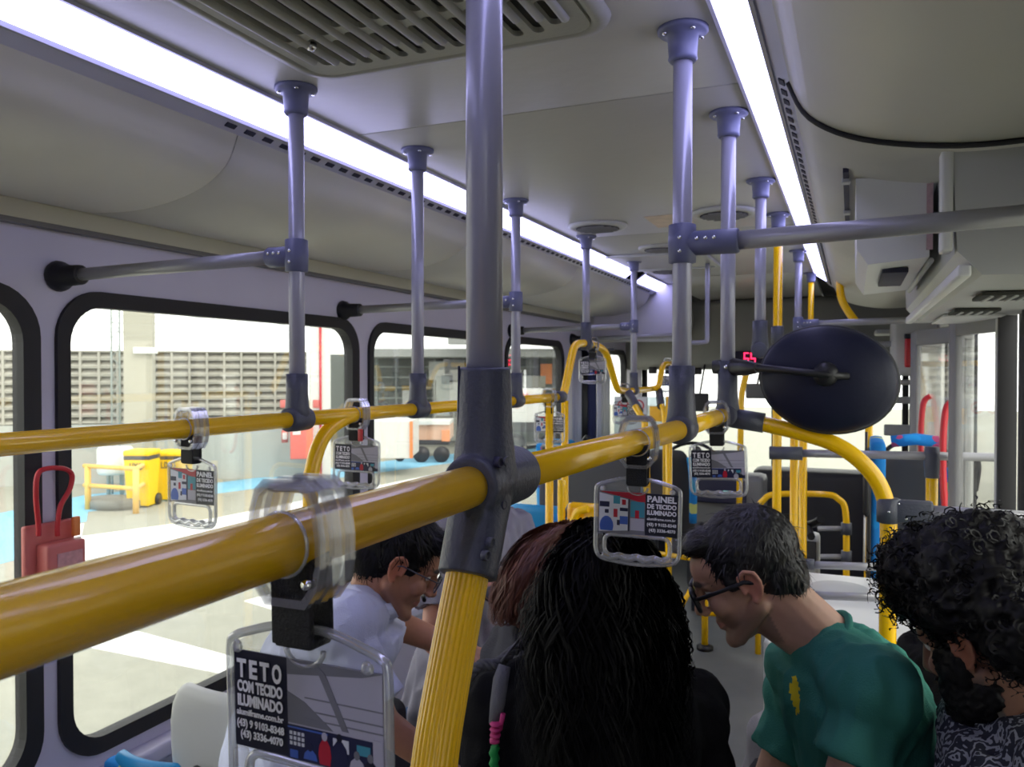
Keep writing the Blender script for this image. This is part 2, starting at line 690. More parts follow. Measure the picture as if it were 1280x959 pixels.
# moulding where duct meets wall
struct(MB().box((XL + 0.018, (YB + 5.6) / 2, 1.922), (0.036, 5.6 - YB, 0.05), bev=0.006).build('trim_5', M_cove))
struct(MB().box((XL + 0.02, (YB + 5.6) / 2, 1.893), (0.03, 5.6 - YB, 0.012)).build('trim_6', M_trimd))
struct(MB().box((XR - 0.018, (YB + 5.6) / 2, 1.922), (0.036, 5.6 - YB, 0.05), bev=0.006).build('trim_7', M_cove))
# low sill ledge under the left windows
struct(MB().box((XL + 0.03, 2.1, 0.44), (0.06, 6.2, 0.05), bev=0.012).build('trim_8', M_wall))

# ---- right wall: solid, with the door opening
DY0, DY1 = 2.75, 4.75
RWIN = [(-1.05, -0.2), (1.08, 2.60)]
struct(wall_with_holes(XR, 0.03, YB, DY0, -0.02, ZC + 0.02, [(a, WZ0 + 0.3, b, WZ1) for a, b in RWIN], 'wall_right', M_mgrey))
for i, (a, b) in enumerate(RWIN):
    w = struct(lnk(bpy.data.objects.new('window_%d' % (i + 7), None)))
    MB().tube([V((XR, p, q)) for p, q in rrect(a, WZ0 + 0.3, b, WZ1, 0.13, 6)], 0.022, 8, closed=True, upv=(1, 0, 0)).build('rubber_seal', M_rubber, w)
    MB().prism([V((XR + 0.012, p, q)) for p, q in rrect(a + 0.005, WZ0 + 0.305, b - 0.005, WZ1 - 0.005, 0.125)], (0.004, 0, 0)).build('pane', M_win, w)
struct(MB().box((XR + 0.015, (DY1 + YF) / 2, ZC / 2), (0.03, YF - DY1, ZC + 0.04)).build('wall_right', M_mgrey))
struct(MB().box((XR + 0.015, (DY0 + DY1) / 2, 1.95), (0.03, DY1 - DY0, 0.44)).build('wall_right', M_mgrey))
# back wall
struct(MB().box((XM, YB - 0.015, ZC / 2), (XR - XL + 0.1, 0.03, ZC + 0.04)).build('wall_back', M_lgrey))
# front wall: low bulkhead, fascia above windscreen
struct(MB().box((XM, YF + 0.015, 0.30), (XR - XL + 0.1, 0.03, 0.60)).build('wall_front', M_dgrey))
struct(MB().box((XM, YF - 0.3, 1.85), (XR - XL + 0.1, 0.6, 0.60), bev=0.06).build('wall_front', M_vent))
ws = struct(lnk(bpy.data.objects.new('window_6', None)))
MB().box((XM, YF + 0.01, 1.12), (XR - XL, 0.008, 1.06)).build('pane', M_win, ws)
for x in (XL + 0.03, XM + 0.05, XR - 0.03):
    MB().box((x, YF, 1.12), (0.05 if x != XM + 0.05 else 0.02, 0.05, 1.06), bev=0.008).build('rubber_seal', M_rubber, ws)

# folding door, half open: two leaves
for k, (ya, yb, xa, xb) in enumerate(((4.70, 4.28, 0.43, 0.27), (3.86, 4.26, 0.43, 0.27), (3.62, 3.22, 0.43, 0.33), (2.80, 3.20, 0.43, 0.33))):
    d = struct(lnk(bpy.data.objects.new('door_%d' % (k + 1), None)))
    a, b = V((xa, ya, 0)), V((xb, yb, 0))
    t = (b - a).normalized()
    L = (b - a).length
    nrm = V((-t.y, t.x, 0))
    R = Matrix((t, nrm, V((0, 0, 1)))).transposed()
    c = (a + b) / 2
    for s in (0.0, 1.0):
        MB().box(a.lerp(b, 0.06 + 0.88 * s) + V((0, 0, 0.87)), (0.055, 0.03, 1.70), R, 0.006).build('door_stile', M_mgrey if s else M_lgrey, d)
    for z in (0.06, 0.72, 1.69):
        MB().box(c + V((0, 0, z)), (L - 0.05, 0.028, 0.07), R, 0.005).build('door_rail', M_mgrey, d)
    for z0, z1 in ((0.09, 0.69), (0.75, 1.66)):
        MB().box(c + V((0, 0, (z0 + z1) / 2)), (L - 0.1, 0.006, z1 - z0), R).build('pane', M_win, d)
    MB().box(a + V((0, 0, 0.86)), (0.014, 0.05, 1.7), R).build('rubber_edge', M_rubber, d)
    if k in (0, 1, 2):
        e = c - V((0.05, 0, 0))
        MB().tube(spline([e + V((0.03, 0, 0.95)), e + V((0, 0.01, 1.0)), e + V((-0.01, 0.03, 1.2)), e + V((0.0, 0.05, 1.38)), e + V((0.03, 0.05, 1.42))], 4), 0.013, 8).build('door_handle', M_red, d, label='red grab handle')
struct(MB().box((0.445, 3.75, 1.80), (0.05, 2.0, 0.08), bev=0.01).build('trim_9', M_lgrey))
# ================================================================ POLES AND RAILS
RA, RB = -0.285, -1.12        # lateral place of the two pole rows
RZ = 1.426                    # height of the yellow rails
BZ = 1.784                    # height of the cross bars
PR = 0.0172


def bolts(par, pts, n, r=0.0045, m=None):
    for p in pts:
        MB().lathe(V(p), [(r, 0), (r, 0.0015), (r * 0.6, 0.003)], n, 8).build('bolt', m or M_chrome, par)


def pole(x, y, label, z0=RZ, z1=ZC, colour=None, flange=True, socket=True, sock_len=0.095, name='grab_pole', r=PR, group=None):
    t = thing(name, label, 'pole', (x, y, z0), group)
    m = colour or M_pole
    MB().tube([(x, y, z0), (x, y, z1 - 0.02)], r, 18).build('tube', m, t)
    if flange:
        f = MB().lathe((x, y, z1), [(0.046, 0.0), (0.046, -0.006), (0.041, -0.010), (0.028, -0.013), (0.0255, -0.05), (0.0265, -0.055), (0.0225, -0.060)], (0, 0, 1), 20).build('ceiling_flange', M_flange, t)
        for a in (0.6, 2.2, 3.8, 5.4):
            MB().lathe((x + 0.036 * math.cos(a), y + 0.036 * math.sin(a), z1 - 0.010), [(0.005, 0.0), (0.004, -0.004)], (0, 0, 1), 8).build('bolt', M_chrome, f)
    if socket:
        s = MB().lathe((x, y, z0), [(0.022, 0.0), (0.0285, 0.012), (0.0255, 0.03), (0.0235, 0.06), (0.0235, sock_len)], (0, 0, 1), 20)
        s.lathe((x, y - 0.034, z0), [(0.0205, 0), (0.0255, 0.002), (0.0265, 0.034), (0.0255, 0.066), (0.0205, 0.068)], (0, 1, 0), 20)
        s.build('rail_socket', M_joint, t)
    return t


def clamp_on(par, x, y, z, sx, ln=0.075, m=None):
    s = MB().lathe((x, y, z - 0.036), [(0.0185, 0), (0.0245, 0.002), (0.0255, 0.036), (0.0245, 0.07), (0.0185, 0.072)], (0, 0, 1), 20)
    s.lathe((x, y, z), [(0.022, 0.0), (0.0225, ln - 0.004), (0.0205, ln)], (sx, 0, 0), 20)
    c = s.build('side_clamp', m or M_flange, par)
    for d in (0.030, 0.045, 0.060):
        MB().lathe((x + sx * d, y - 0.021, z + 0.005), [(0.0042, 0), (0.003, 0.004)], (0, -1, 0), 8).build('bolt', M_chrome, c)
    for d in (-0.016, 0.008):
        MB().lathe((x, y - 0.0235, z + d), [(0.0042, 0), (0.003, 0.004)], (0, -1, 0), 8).build('bolt', M_chrome, c)


YS_B = [1.43, 1.96, 2.67, 3.50, 4.37]
labB = ['grey grab pole nearest on the left row, rising in front of the first big window',
        'grey grab pole rising between the first and second left windows, left row',
        'grey grab pole just right of the thick foreground pole, left row',
        'thin grey pole landing on top of the near yellow hoop',
        'thin far grey pole right of the near yellow hoop, left row']
polesB = []
for i, y in enumerate(YS_B):
    polesB.append(pole(RB, y, labB[i], z0=(1.655 if i == 3 else RZ), sock_len=0.10, group='poles of the left row'))
for i in (0, 2, 4):
    clamp_on(polesB[i], RB, YS_B[i], BZ, -1)
    b = thing('cross_bar', ['grey cross bar from the left wall to the nearest left pole', None, 'second grey cross bar, over the gap between the left windows', None, 'far grey cross bar above the third left window'][i], 'bar', (XL, YS_B[i], BZ), 'cross bars on the left')
    MB().tube([(XL + 0.02, YS_B[i], BZ - 0.01), (RB - 0.06, YS_B[i], BZ)], 0.0155, 14).build('tube', M_bar, b)
    MB().lathe((XL, YS_B[i], BZ - 0.01), [(0.038, 0.0), (0.040, 0.006), (0.036, 0.02), (0.027, 0.032), (0.025, 0.085), (0.02, 0.088)], (1, 0, 0), 18).build('wall_mount', M_blackpl, b)
b = thing('cross_bar', 'farthest grey cross bar, by the front corner of the left windows', 'bar', (XL, 5.5, BZ), 'cross bars on the left')
MB().tube([(XL + 0.02, 5.5, BZ - 0.02), (-1.10, 5.5, BZ)], 0.0155, 12).build('tube', M_bar, b)
MB().lathe((XL, 5.5, BZ - 0.02), [(0.045, 0.0), (0.040, 0.02), (0.027, 0.04), (0.025, 0.09)], (1, 0, 0), 14).build('wall_mount', M_blackpl, b)
p6 = pole(-1.10, 5.5, 'farthest thin grey pole beside the lilac driver screen', z0=1.55, socket=True, group='poles of the left row')

# --- row beside the camera
NY = 0.682
near = thing('grab_pole', 'thick grey foreground pole with big dark grey three-way joint', 'pole', (RA - 0.033, NY, RZ))
NX = RA - 0.033
MB().tube([(NX, NY, RZ + 0.05), (NX, NY, ZC - 0.02)], PR, 28).build('tube', M_pole, near)
MB().lathe((NX, NY, ZC), [(0.046, 0.0), (0.046, -0.006), (0.028, -0.013), (0.0255, -0.05), (0.0225, -0.055)], (0, 0, 1), 20).build('ceiling_flange', M_flange, near)
jm = MB()
jm.lathe((NX, NY, RZ), [(0.020, -0.03), (0.031, 0.0), (0.0285, 0.03), (0.0265, 0.05), (0.0255, 0.09), (0.0245, 0.108), (0.0205, 0.1085)], (0, 0, 1), 32)
jm.lathe((NX, NY, RZ), [(0.0195, -0.034), (0.0275, -0.034), (0.029, -0.028), (0.0295, 0.02), (0.0285, 0.074), (0.027, 0.078), (0.0195, 0.079)], (0, 1, 0), 32)
dd = V((0, -0.42, -0.9)).normalized()
jm.lathe((NX, NY, RZ), [(0.0285, 0.0), (0.0275, 0.06), (0.0268, 0.088), (0.0205, 0.0885)], tuple(dd), 32)
jo = jm.build('joint', M_joint, near)
mod = jo.modifiers.new('r', 'REMESH'); mod.mode = 'VOXEL'; mod.voxel_size = 0.0011; mod.use_smooth_shade = True
mod = jo.modifiers.new('s', 'SMOOTH'); mod.iterations = 16; mod.factor = 0.7
# seam and bolt wells on the joint
MB().box((NX - 0.0175, NY - 0.0185, RZ + 0.082), (0.0016, 0.0016, 0.055)).build('seam', M_slot, near)


for (u, v) in ((621, 578), (631, 577), (621, 607), (631, 604), (653, 602), (662, 597), (644, 632), (634, 680), (629, 697)):
    r = ray(u, v)
    # where the sight line meets the joint's right flank
    z = {621: 0.722, 631: 0.735, 653: 0.775, 662: 0.785, 644: 0.725, 634: 0.70, 629: 0.69}[u]
    q = W(u, v, z)
    q.x = NX + (0.0250 if v < 600 else 0.0252)
    rr = 0.0052 if v < 600 and u < 640 else 0.0046
    MB().lathe(q, [(rr, -0.003), (rr, 0.0022), (rr * 0.75, 0.0028), (rr * 0.6, 0.001)], (1, -0.1, 0), 14).build('bolt', M_slot if (u, v) in ((621, 578), (644, 632)) else M_joint, near)

# the ribbed yellow tube going down from the joint
rib = thing('grab_pole', 'ribbed yellow tube bending down from the big foreground joint', 'pole', (NX, 0.52, 0.5))
pth = spline([V((NX, NY, RZ)) + dd * 0.05, V((NX, NY, RZ)) + dd * 0.10, (NX, 0.610, 1.272), (NX, 0.585, 1.21), (NX, 0.570, 1.14), (NX, 0.566, 1.05), (NX, 0.566, 0.5)], 6)
mb = MB()
seg = 156
vs, fs = [], []
up = V((1, 0, 0))
for i, p in enumerate(pth):
    t = (pth[min(i + 1, len(pth) - 1)] - pth[max(i - 1, 0)]).normalized()
    up = (up - t * up.dot(t)).normalized(); sd = t.cross(up)
    for k in range(seg):
        a = 2 * PI * k / seg
        r_ = 0.0186 + 0.0010 * math.sqrt(abs(math.sin(PI * k / 6)))
        vs.append(p + (sd * math.cos(a) + up * math.sin(a)) * r_)
for i in range(len(pth) - 1):
    for k in range(seg):
        k2 = (k + 1) % seg
        fs.append((i * seg + k, i * seg + k2, (i + 1) * seg + k2, (i + 1) * seg + k))
mb.add(vs, fs, True)
mb.build('tube', M_yel, rib)
MB().lathe((NX, 0.566, 0.5), [(0.03, 0), (0.03, 0.03), (0.022, 0.04)], (0, 0, 1), 16).build('seat_clamp', M_joint, rib)

# near yellow rail
rail = thing('handrail', 'thick yellow foreground handrail running diagonally towards the front', 'handrail', (RA, 0.4, RZ))
MB().tube([(NX + 0.012, -0.9, RZ), (NX, NY, RZ)], 0.0188, 36).build('tube', M_yel, rail)
MB().tube([(NX, NY, RZ), (RA, 1.46, RZ)], 0.0180, 30).build('tube', M_yel, rail)
MB().tube([(RA, 1.46, RZ), (RA, 1.97, RZ)], 0.0175, 24).build('tube', M_yel, rail)

pa = pole(RA, 1.46, 'grey pole with blue-grey side clamp, second of the right row', group='poles of the right row', sock_len=0.115)
pb = pole(RA + 0.01, 1.97, 'grey pole carrying the round dark mirror, at the end of the yellow rail', group='poles of the right row', sock_len=0.13)
clamp_on(pa, RA, 1.46, BZ - 0.022, 1, 0.10)
b = thing('cross_bar', 'long grey cross bar reaching to the right over the aisle', 'bar', (XR, 1.46, BZ))
MB().tube([(RA + 0.09, 1.46, BZ - 0.022), (XR - 0.02, 1.46, BZ - 0.005)], 0.0165, 18).build('tube', M_bar, b)
MB().lathe((XR, 1.46, BZ - 0.005), [(0.036, 0.0), (0.034, -0.02), (0.025, -0.035), (0.024, -0.08)], (1, 0, 0), 16).build('wall_mount', M_blackpl, b)
pc = pole(RA + 0.01, 2.70, 'grey pole with wide socket left of the red display, third of the right row', z0=1.60, group='poles of the right row')
pd = pole(RA + 0.015, 3.30, 'yellow pole with grey joint, from ceiling to floor behind the round mirror', z0=0.0, colour=M_yel, socket=False)
MB().lathe((RA + 0.015, 3.30, 1.64), [(0.019, 0), (0.0245, 0.003), (0.0245, 0.067), (0.019, 0.07)], (0, 0, 1), 16).build('side_clamp', M_joint, pd)
pe = pole(RA + 0.03, 4.33, 'thin grey pole joined to the far cross bar, right row', z0=1.55, group='poles of the right row')
clamp_on(pe, RA + 0.03, 4.33, BZ - 0.01, 1, 0.10)
pf = pole(RA + 0.045, 5.35, 'short yellow pole at the far end of the right light strip', z0=1.5, colour=M_yel, socket=False)
b = thing('cross_bar', 'far grey cross bar crossing to the door header on the right', 'bar', (XR, 4.33, BZ))
MB().tube([(RA + 0.1, 4.33, BZ - 0.01), (XR - 0.02, 4.33, BZ)], 0.0165, 14).build('tube', M_bar, b)
MB().lathe((XR, 4.33, BZ), [(0.036, 0.0), (0.025, -0.035), (0.024, -0.07)], (1, 0, 0), 14).build('wall_mount', M_blackpl, b)
b = thing('cross_bar', 'grey bar high over the folding door on the right', 'bar', (XR, 2.3, 1.72))
MB().tube([(-0.2, 5.3, 1.69), (0.38, 5.3, 1.70)], 0.017, 12).build('tube', M_bar, b)

# rail end: bends across and down
q0 = V((RA + 0.01, 1.97, RZ))
br = thing('handrail', 'yellow rail bending right and down under the round mirror', 'handrail', tuple(onY(1110, 900, 1.97)))
path = [q0 + V((0.02, 0, -0.006)), onY(945, 528, 1.97), onY(1000, 541, 1.97), onY(1045, 556, 1.97), onY(1078, 579, 1.97), onY(1100, 608, 1.97), onY(1110, 645, 1.97), onY(1110, 700, 1.97)]
pe_ = onY(1110, 700, 1.97)
path = spline(path, 6) + [V((pe_.x, 1.97, 0.9)), V((pe_.x, 1.97, 0.02))]
MB().tube(path, 0.0182, 20).build('tube', M_yel, br)
sl = MB().tube([q0 + V((-0.005, 0, -0.004)), onY(955, 529, 1.97)], 0.0235, 20).build('sleeve', M_joint, br)
for zz, w in ((onY(1110, 638, 1.97).z, 0.13), (onY(1110, 697, 1.97).z, 0.05)):
    c = MB().lathe((pe_.x, 1.97, zz - 0.028), [(0.019, 0), (0.0245, 0.002), (0.0245, 0.054), (0.019, 0.056)], (0, 0, 1), 18)
    c.box((pe_.x + 0.04, 1.97, zz), (w * 0.75, 0.034, 0.05), bev=0.006)
    o = c.build('side_clamp', M_joint, br)
    bolts(o, [(pe_.x + 0.02, 1.955, zz + 0.018), (pe_.x + 0.035, 1.953, zz - 0.014), (pe_.x, 1.946, zz)], (0, -1, 0), 0.003)
b = thing('partition_bar', 'short dark grey bar from the bent yellow rail towards the curly-haired man', 'bar', (pe_.x + 0.1, 1.97, onY(1110, 638, 1.97).z))
MB().tube([(pe_.x + 0.08, 1.97, onY(1110, 638, 1.97).z), (XR - 0.01, 1.97, onY(1110, 638, 1.97).z)], 0.0165, 14).build('tube', M_bar, b)

# left yellow rail, running the whole length with two hoops
rb = thing('handrail', 'yellow handrail along the left window side with a raised hoop', 'handrail', (RB, 1.5, RZ))
ya, yb_ = YS_B[0], YS_B[1]
for a, c in ((-0.9, YS_B[0]), (YS_B[0], YS_B[1]), (YS_B[1], YS_B[2]), (YS_B[2], 3.12)):
    MB().tube([(RB, a, RZ), (RB, c, RZ)], 0.0172, 18).build('tube', M_yel, rb)
MB().lathe((RB, 3.10, RZ), [(0.019, 0), (0.025, 0.003), (0.025, 0.07), (0.019, 0.073)], (0, 1, 0), 14).build('sleeve', M_joint, rb)
hoop = spline([(RB, 3.14, RZ), (RB, 3.20, RZ + 0.02), (RB, 3.27, RZ + 0.13), (RB, 3.33, RZ + 0.21), (RB, 3.42, RZ + 0.232), (RB, 3.62, RZ + 0.232), (RB, 3.80, RZ + 0.205), (RB, 3.90, RZ + 0.13), (RB, 4.02, RZ + 0.025), (RB, 4.12, RZ + 0.005), (RB, 4.37, RZ), (RB, 4.78, RZ)], 6)
MB().tube(hoop, 0.0175, 14).build('hoop_tube', M_yel, rb)
# seat branch curving down from the rail
bc = spline([(RB, 1.72, RZ), (RB, 1.62, RZ - 0.005), (RB, 1.53, RZ - 0.04), (RB, 1.485, RZ - 0.11), (RB, 1.475, RZ - 0.20), (RB, 1.475, 0.75)], 6)
MB().tube(bc, 0.0172, 16).build('branch_tube', M_yel, rb)
MB().tube([(RB, 3.02, 0.02), (RB, 3.02, RZ)], 0.0165, 12).build('post', M_yel, rb)
# second hoop further ahead
hb = thing('handrail', 'small yellow hoop far ahead left of the second grey pole', 'handrail', (RB + 0.1, 5.2, RZ))
x2 = RB + 0.03
MB().tube(spline([(RB, 4.80, RZ), (x2, 4.86, RZ + 0.02), (x2, 4.95, RZ + 0.12), (x2, 5.05, RZ + 0.155), (x2, 5.3, RZ + 0.155), (x2, 5.5, RZ + 0.16)], 5), 0.0175, 12).build('hoop_tube', M_yel, hb)
MB().tube([(x2, 4.87, RZ - 0.01), (x2 + 0.05, 4.70, RZ - 0.10)], 0.0235, 12).build('sleeve', M_joint, hb)
MB().tube(spline([(x2 + 0.05, 4.72, RZ - 0.09), (x2 + 0.09, 4.62, RZ - 0.16), (x2 + 0.10, 4.6, RZ - 0.4), (x2 + 0.10, 4.6, 0.6)], 5), 0.0175, 12).build('tube', M_yel, hb)
MB().tube([onY(786, 492, 4.1), onY(799, 515, 4.0)], 0.0235, 12).build('sleeve', M_joint, rb)
MB().tube([onY(794, 508, 4.0), onY(806, 528, 3.95), onY(810, 640, 3.95)], 0.0175, 12).build('branch_tube', M_yel, rb)

# bent lilac tube hanging from the ceiling ahead
hk = thing('hanging_tube', 'thin grey tube hanging from the ceiling and bent left at its foot', 'tube', tuple(onY(884, 320, 4.6)))
a = onY(884, 428, 4.6)
MB().tube(spline([V((a.x, 4.6, ZC)), V((a.x, 4.6, a.z + 0.08)), V((a.x, 4.6, a.z + 0.02)), V((a.x - 0.02, 4.6, a.z)), V((a.x - 0.16, 4.6, a.z))], 6), 0.0125, 12).build('tube', M_pole, hk)

# yellow posts and bar loop near the turnstile
for u, y, vt, lab in ((993, 3.42, 543, 'yellow post beside the ceiling pole, middle of the three by the turnstile'), (1004, 3.55, 545, 'thin yellow post, rightmost of the three by the turnstile'), (1086, 3.9, 540, 'yellow post below the right edge of the round mirror')):
    p = onY(u, vt, y)
    t = thing('grab_pole', lab, 'pole', (p.x, y, 0))
    MB().tube([(p.x, y, 0.0), (p.x, y, 1.42)], 0.0165, 14).build('tube', M_yel, t)
    MB().lathe((p.x, y, 0), [(0.045, 0), (0.045, 0.008), (0.022, 0.014)], (0, 0, 1), 14).build('floor_flange', M_blackpl, t)
p = onY(836, 600, 4.2)
t = thing('grab_pole', 'slim yellow floor pole behind the hanging card left of the green-shirted man', 'pole', (p.x, 4.2, 0))
MB().tube([(p.x, 4.2, 0.0), (p.x, 4.2, 1.40)], 0.0175, 14).build('tube', M_yel, t)
p = onY(706, 600, 3.4)
t = thing('grab_pole', 'yellow post standing below the left rail by the yellow seat back', 'pole', (p.x, 3.4, 0))
MB().tube([(p.x, 3.4, 0.0), (p.x, 3.4, 1.40)], 0.0165, 14).build('tube', M_yel, t)
t = thing('barrier_loop', 'low yellow tube loop behind the turnstile', 'barrier', tuple(onY(1000, 700, 4.5)))
y = 4.5
pp = [onY(948, 700, y), onY(948, 640, y), onY(955, 625, y), onY(970, 618, y), onY(1030, 618, y), onY(1048, 624, y), onY(1057, 640, y), onY(1058, 699, y)]
pp = [V((pp[0].x, y, 0))] + spline(pp, 5) + [V((pp[-1].x, y, 0))]
MB().tube(pp, 0.0165, 12).build('tube', M_yel, t)
for vv in (661, 696):
    MB().tube([onY(1022, vv, y), onY(1055, vv, y)], 0.013, 10).build('side_bar', M_bar, t)
    MB().lathe(onY(1058, vv, y), [(0.026, -0.03), (0.026, 0.03)], (0, 0, 1), 12).build('side_clamp', M_joint, t)
# turnstile
t = thing('turnstile', 'turnstile with black arms and a pale cabinet by the three yellow posts', 'turnstile', tuple(onY(1010, 720, 4.0)))
c = onY(1006, 676, 4.0)
MB().box((c.x, 4.0, (c.z + 0.03) / 2), (0.13, 0.20, c.z + 0.03), bev=0.02).build('cabinet', M_lgrey, t)
MB().box((c.x + 0.02, 3.895, c.z - 0.03), (0.07, 0.012, 0.1), bev=0.005).build('reader', M_dgrey, t)
for k, (du, dv) in enumerate(((22, -8), (10, 14), (-8, -12))):
    MB().tube(spline([onY(1004, 657, 3.95), onY(1004 + du * 0.6, 657 + dv * 0.3, 3.85), onY(1004 + du, 657 + dv, 3.75)], 4), 0.017, 10).build('arm', M_blackpl, t)
# small low frame on the floor
t = thing('floor_guard', 'low yellow guard frame with one post on the floor in the aisle', 'barrier', tuple(onZ(882, 812, 0)))
f0 = onZ(881, 812, 0)
MB().tube([f0, V((f0.x, f0.y, 0.52))], 0.019, 12).build('post', M_yel, t)
MB().lathe(f0, [(0.045, 0), (0.045, 0.02), (0.022, 0.03)], (0, 0, 1), 12).build('floor_flange', M_blackpl, t)
MB().tube([V((f0.x, f0.y, 0.49)), V((f0.x - 0.35, f0.y + 0.1, 0.49))], 0.014, 10).build('rail', M_yel, t)
MB().tube([V((f0.x, f0.y, 0.20)), V((f0.x + 0.40, f0.y - 0.05, 0.24))], 0.014, 10).build('rail', M_yel, t)
MB().tube([V((f0.x - 0.02, f0.y, 0.44)), V((f0.x - 0.20, f0.y - 0.25, 0.06))], 0.013, 10).build('rail', M_yel, t)

# bars: the thin one under the mirror, and two over the white box
y = 3.3
t = thing('partition_bar', 'pale grey bar across the windscreen below the round mirror', 'bar', tuple(onY(1090, 568, y)))
MB().tube([onY(972, 566, y), onY(1250, 572, y)], 0.0155, 14).build('tube', M_bar, t)
MB().tube([onY(962, 566, y - 0.01), onY(1003, 567, y - 0.01)], 0.026, 14).build('side_clamp', M_joint, t)
MB().lathe(onY(1165, 569, y), [(0.024, 0.03), (0.028, 0.0), (0.024, -0.08), (0.02, -0.085)], (0, 0, 1), 14).build('tee_joint', M_joint, t)
tt = onY(1165, 569, y)
MB().tube([V((tt.x, y, tt.z - 0.08)), V((tt.x, y, 0))], 0.0205, 14).build('post', M_yel, t)
for v, yy, lab in ((706, 2.75, 'upper grey bar over the white box with round lid'), (744, 2.55, 'lower grey bar over the white box with round lid')):
    t = thing('partition_bar', lab, 'bar', tuple(onY(1060, v, yy)))
    MB().tube([onY(1008, v, yy), onY(1125, v + 4, yy)], 0.0125, 12).build('tube', M_bar, t)
    MB().tube([onY(1004, v - 1, yy), onY(1018, v, yy)], 0.018, 12).build('end_socket', M_joint, t)

# ================================================================ CEILING FITTINGS
v0x, v1x, v0y, v1y = -1.04, -0.385, 0.66, 1.405
vt = thing('ceiling_vent', 'large rectangular ceiling air grille with long rounded slots', 'vent', ((v0x + v1x) / 2, (v0y + v1y) / 2, ZC))


def ring(mb, r0, r1, z0, z1):
    (a0, b0, a1, b1, ra), (c0, d0, c1, d1, rc) = r0, r1
    A = rrect(a0, b0, a1, b1, ra, 6); B = rrect(c0, d0, c1, d1, rc, 6)
    n = len(A)
    vs = [(x, y, z0) for x, y in A] + [(x, y, z1) for x, y in B]
    return mb.add(vs, [(i, (i + 1) % n, n + (i + 1) % n, n + i) for i in range(n)], True)


fr = MB()
ring(fr, (v0x, v0y, v1x, v1y, 0.07), (v0x + 0.006, v0y + 0.006, v1x - 0.006, v1y - 0.006, 0.065), ZC, ZC - 0.012)
ring(fr, (v0x + 0.006, v0y + 0.006, v1x - 0.006, v1y - 0.006, 0.065), (v0x + 0.028, v0y + 0.028, v1x - 0.028, v1y - 0.028, 0.05), ZC - 0.012, ZC - 0.016)
ring(fr, (v0x + 0.028, v0y + 0.028, v1x - 0.028, v1y - 0.028, 0.05), (v0x + 0.036, v0y + 0.036, v1x - 0.036, v1y - 0.036, 0.045), ZC - 0.016, ZC - 0.008)
fr.build('frame', M_vent, vt)
MB().box(((v0x + v1x) / 2, (v0y + v1y) / 2, ZC - 0.002), (v1x - v0x - 0.06, v1y - v0y - 0.06, 0.004)).build('backing', M_ventd, vt)


def plate_with_slots(x0, y0, x1, y1, slots, z, th):
    bm = bmesh.new()
    edges = []
    loops = [rrect(x0, y0, x1, y1, 0.04, 5)] + [rrect(*s, min((s[2] - s[0]), (s[3] - s[1])) * 0.47, 4) for s in slots]
    for lp in loops:
        vs = [bm.verts.new((a, b, z)) for a, b in lp]
        for i in range(len(vs)):
            edges.append(bm.edges.new((vs[i], vs[(i + 1) % len(vs)])))
    bmesh.ops.triangle_fill(bm, use_beauty=True, edges=edges, normal=(0, 0, -1))
    kill = []
    for f in bm.faces:
        c = f.calc_center_median()
        for s in slots:
            if s[0] < c.x < s[2] and s[1] < c.y < s[3]:
                r = min((s[2] - s[0]), (s[3] - s[1])) * 0.47
                dx = max(s[0] + r - c.x, c.x - (s[2] - r), 0); dy = max(s[1] + r - c.y, c.y - (s[3] - r), 0)
                if math.hypot(dx, dy) < r:
                    kill.append(f)
                break
    bmesh.ops.delete(bm, geom=list(set(kill)), context='FACES')
    ret = bmesh.ops.extrude_face_region(bm, geom=bm.faces[:])
    for v in ret['geom']:
        if isinstance(v, bmesh.types.BMVert):
            v.co.z -= th
    return MB().bm(bm)


slots = []
n = 13
pitch = (v1x - v0x - 0.14) / n
for i in range(n):
    x = v0x + 0.07 + pitch * (i + 0.5)
    w = pitch * 0.56
    off = 0.03 * math.sin(i * 1.1)
    ys = [(v0y + 0.05, v0y + 0.22 + off), (v0y + 0.25 + off, v1y - 0.205 - 0.02 * (i % 2)), (v1y - 0.18 - 0.02 * (i % 2), v1y - 0.065 - (0.02 if i in (0, 12) else 0))]
    for a, b in ys:
        slots.append((x - w / 2, a, x + w / 2, b))
plate_with_slots(v0x + 0.036, v0y + 0.036, v1x - 0.036, v1y - 0.036, slots, ZC - 0.005, 0.010).build('grille', M_vent, vt)
for i in range(n + 1):
    x = v0x + 0.07 + pitch * i
    MB().tube([(x, v0y + 0.09, ZC - 0.0145), (x, v1y - 0.11 + 0.02 * math.sin(i), ZC - 0.0145)], 0.0085, 8, flat=1.0).build('slat', M_vent, vt)
kx = onZ(389, 57, ZC - 0.015)
MB().lathe(kx, [(0.010, 0.004), (0.010, -0.004), (0.006, -0.009), (0.002, -0.010)], (0, 0, 1), 14).build('screw', M_chrome, vt)

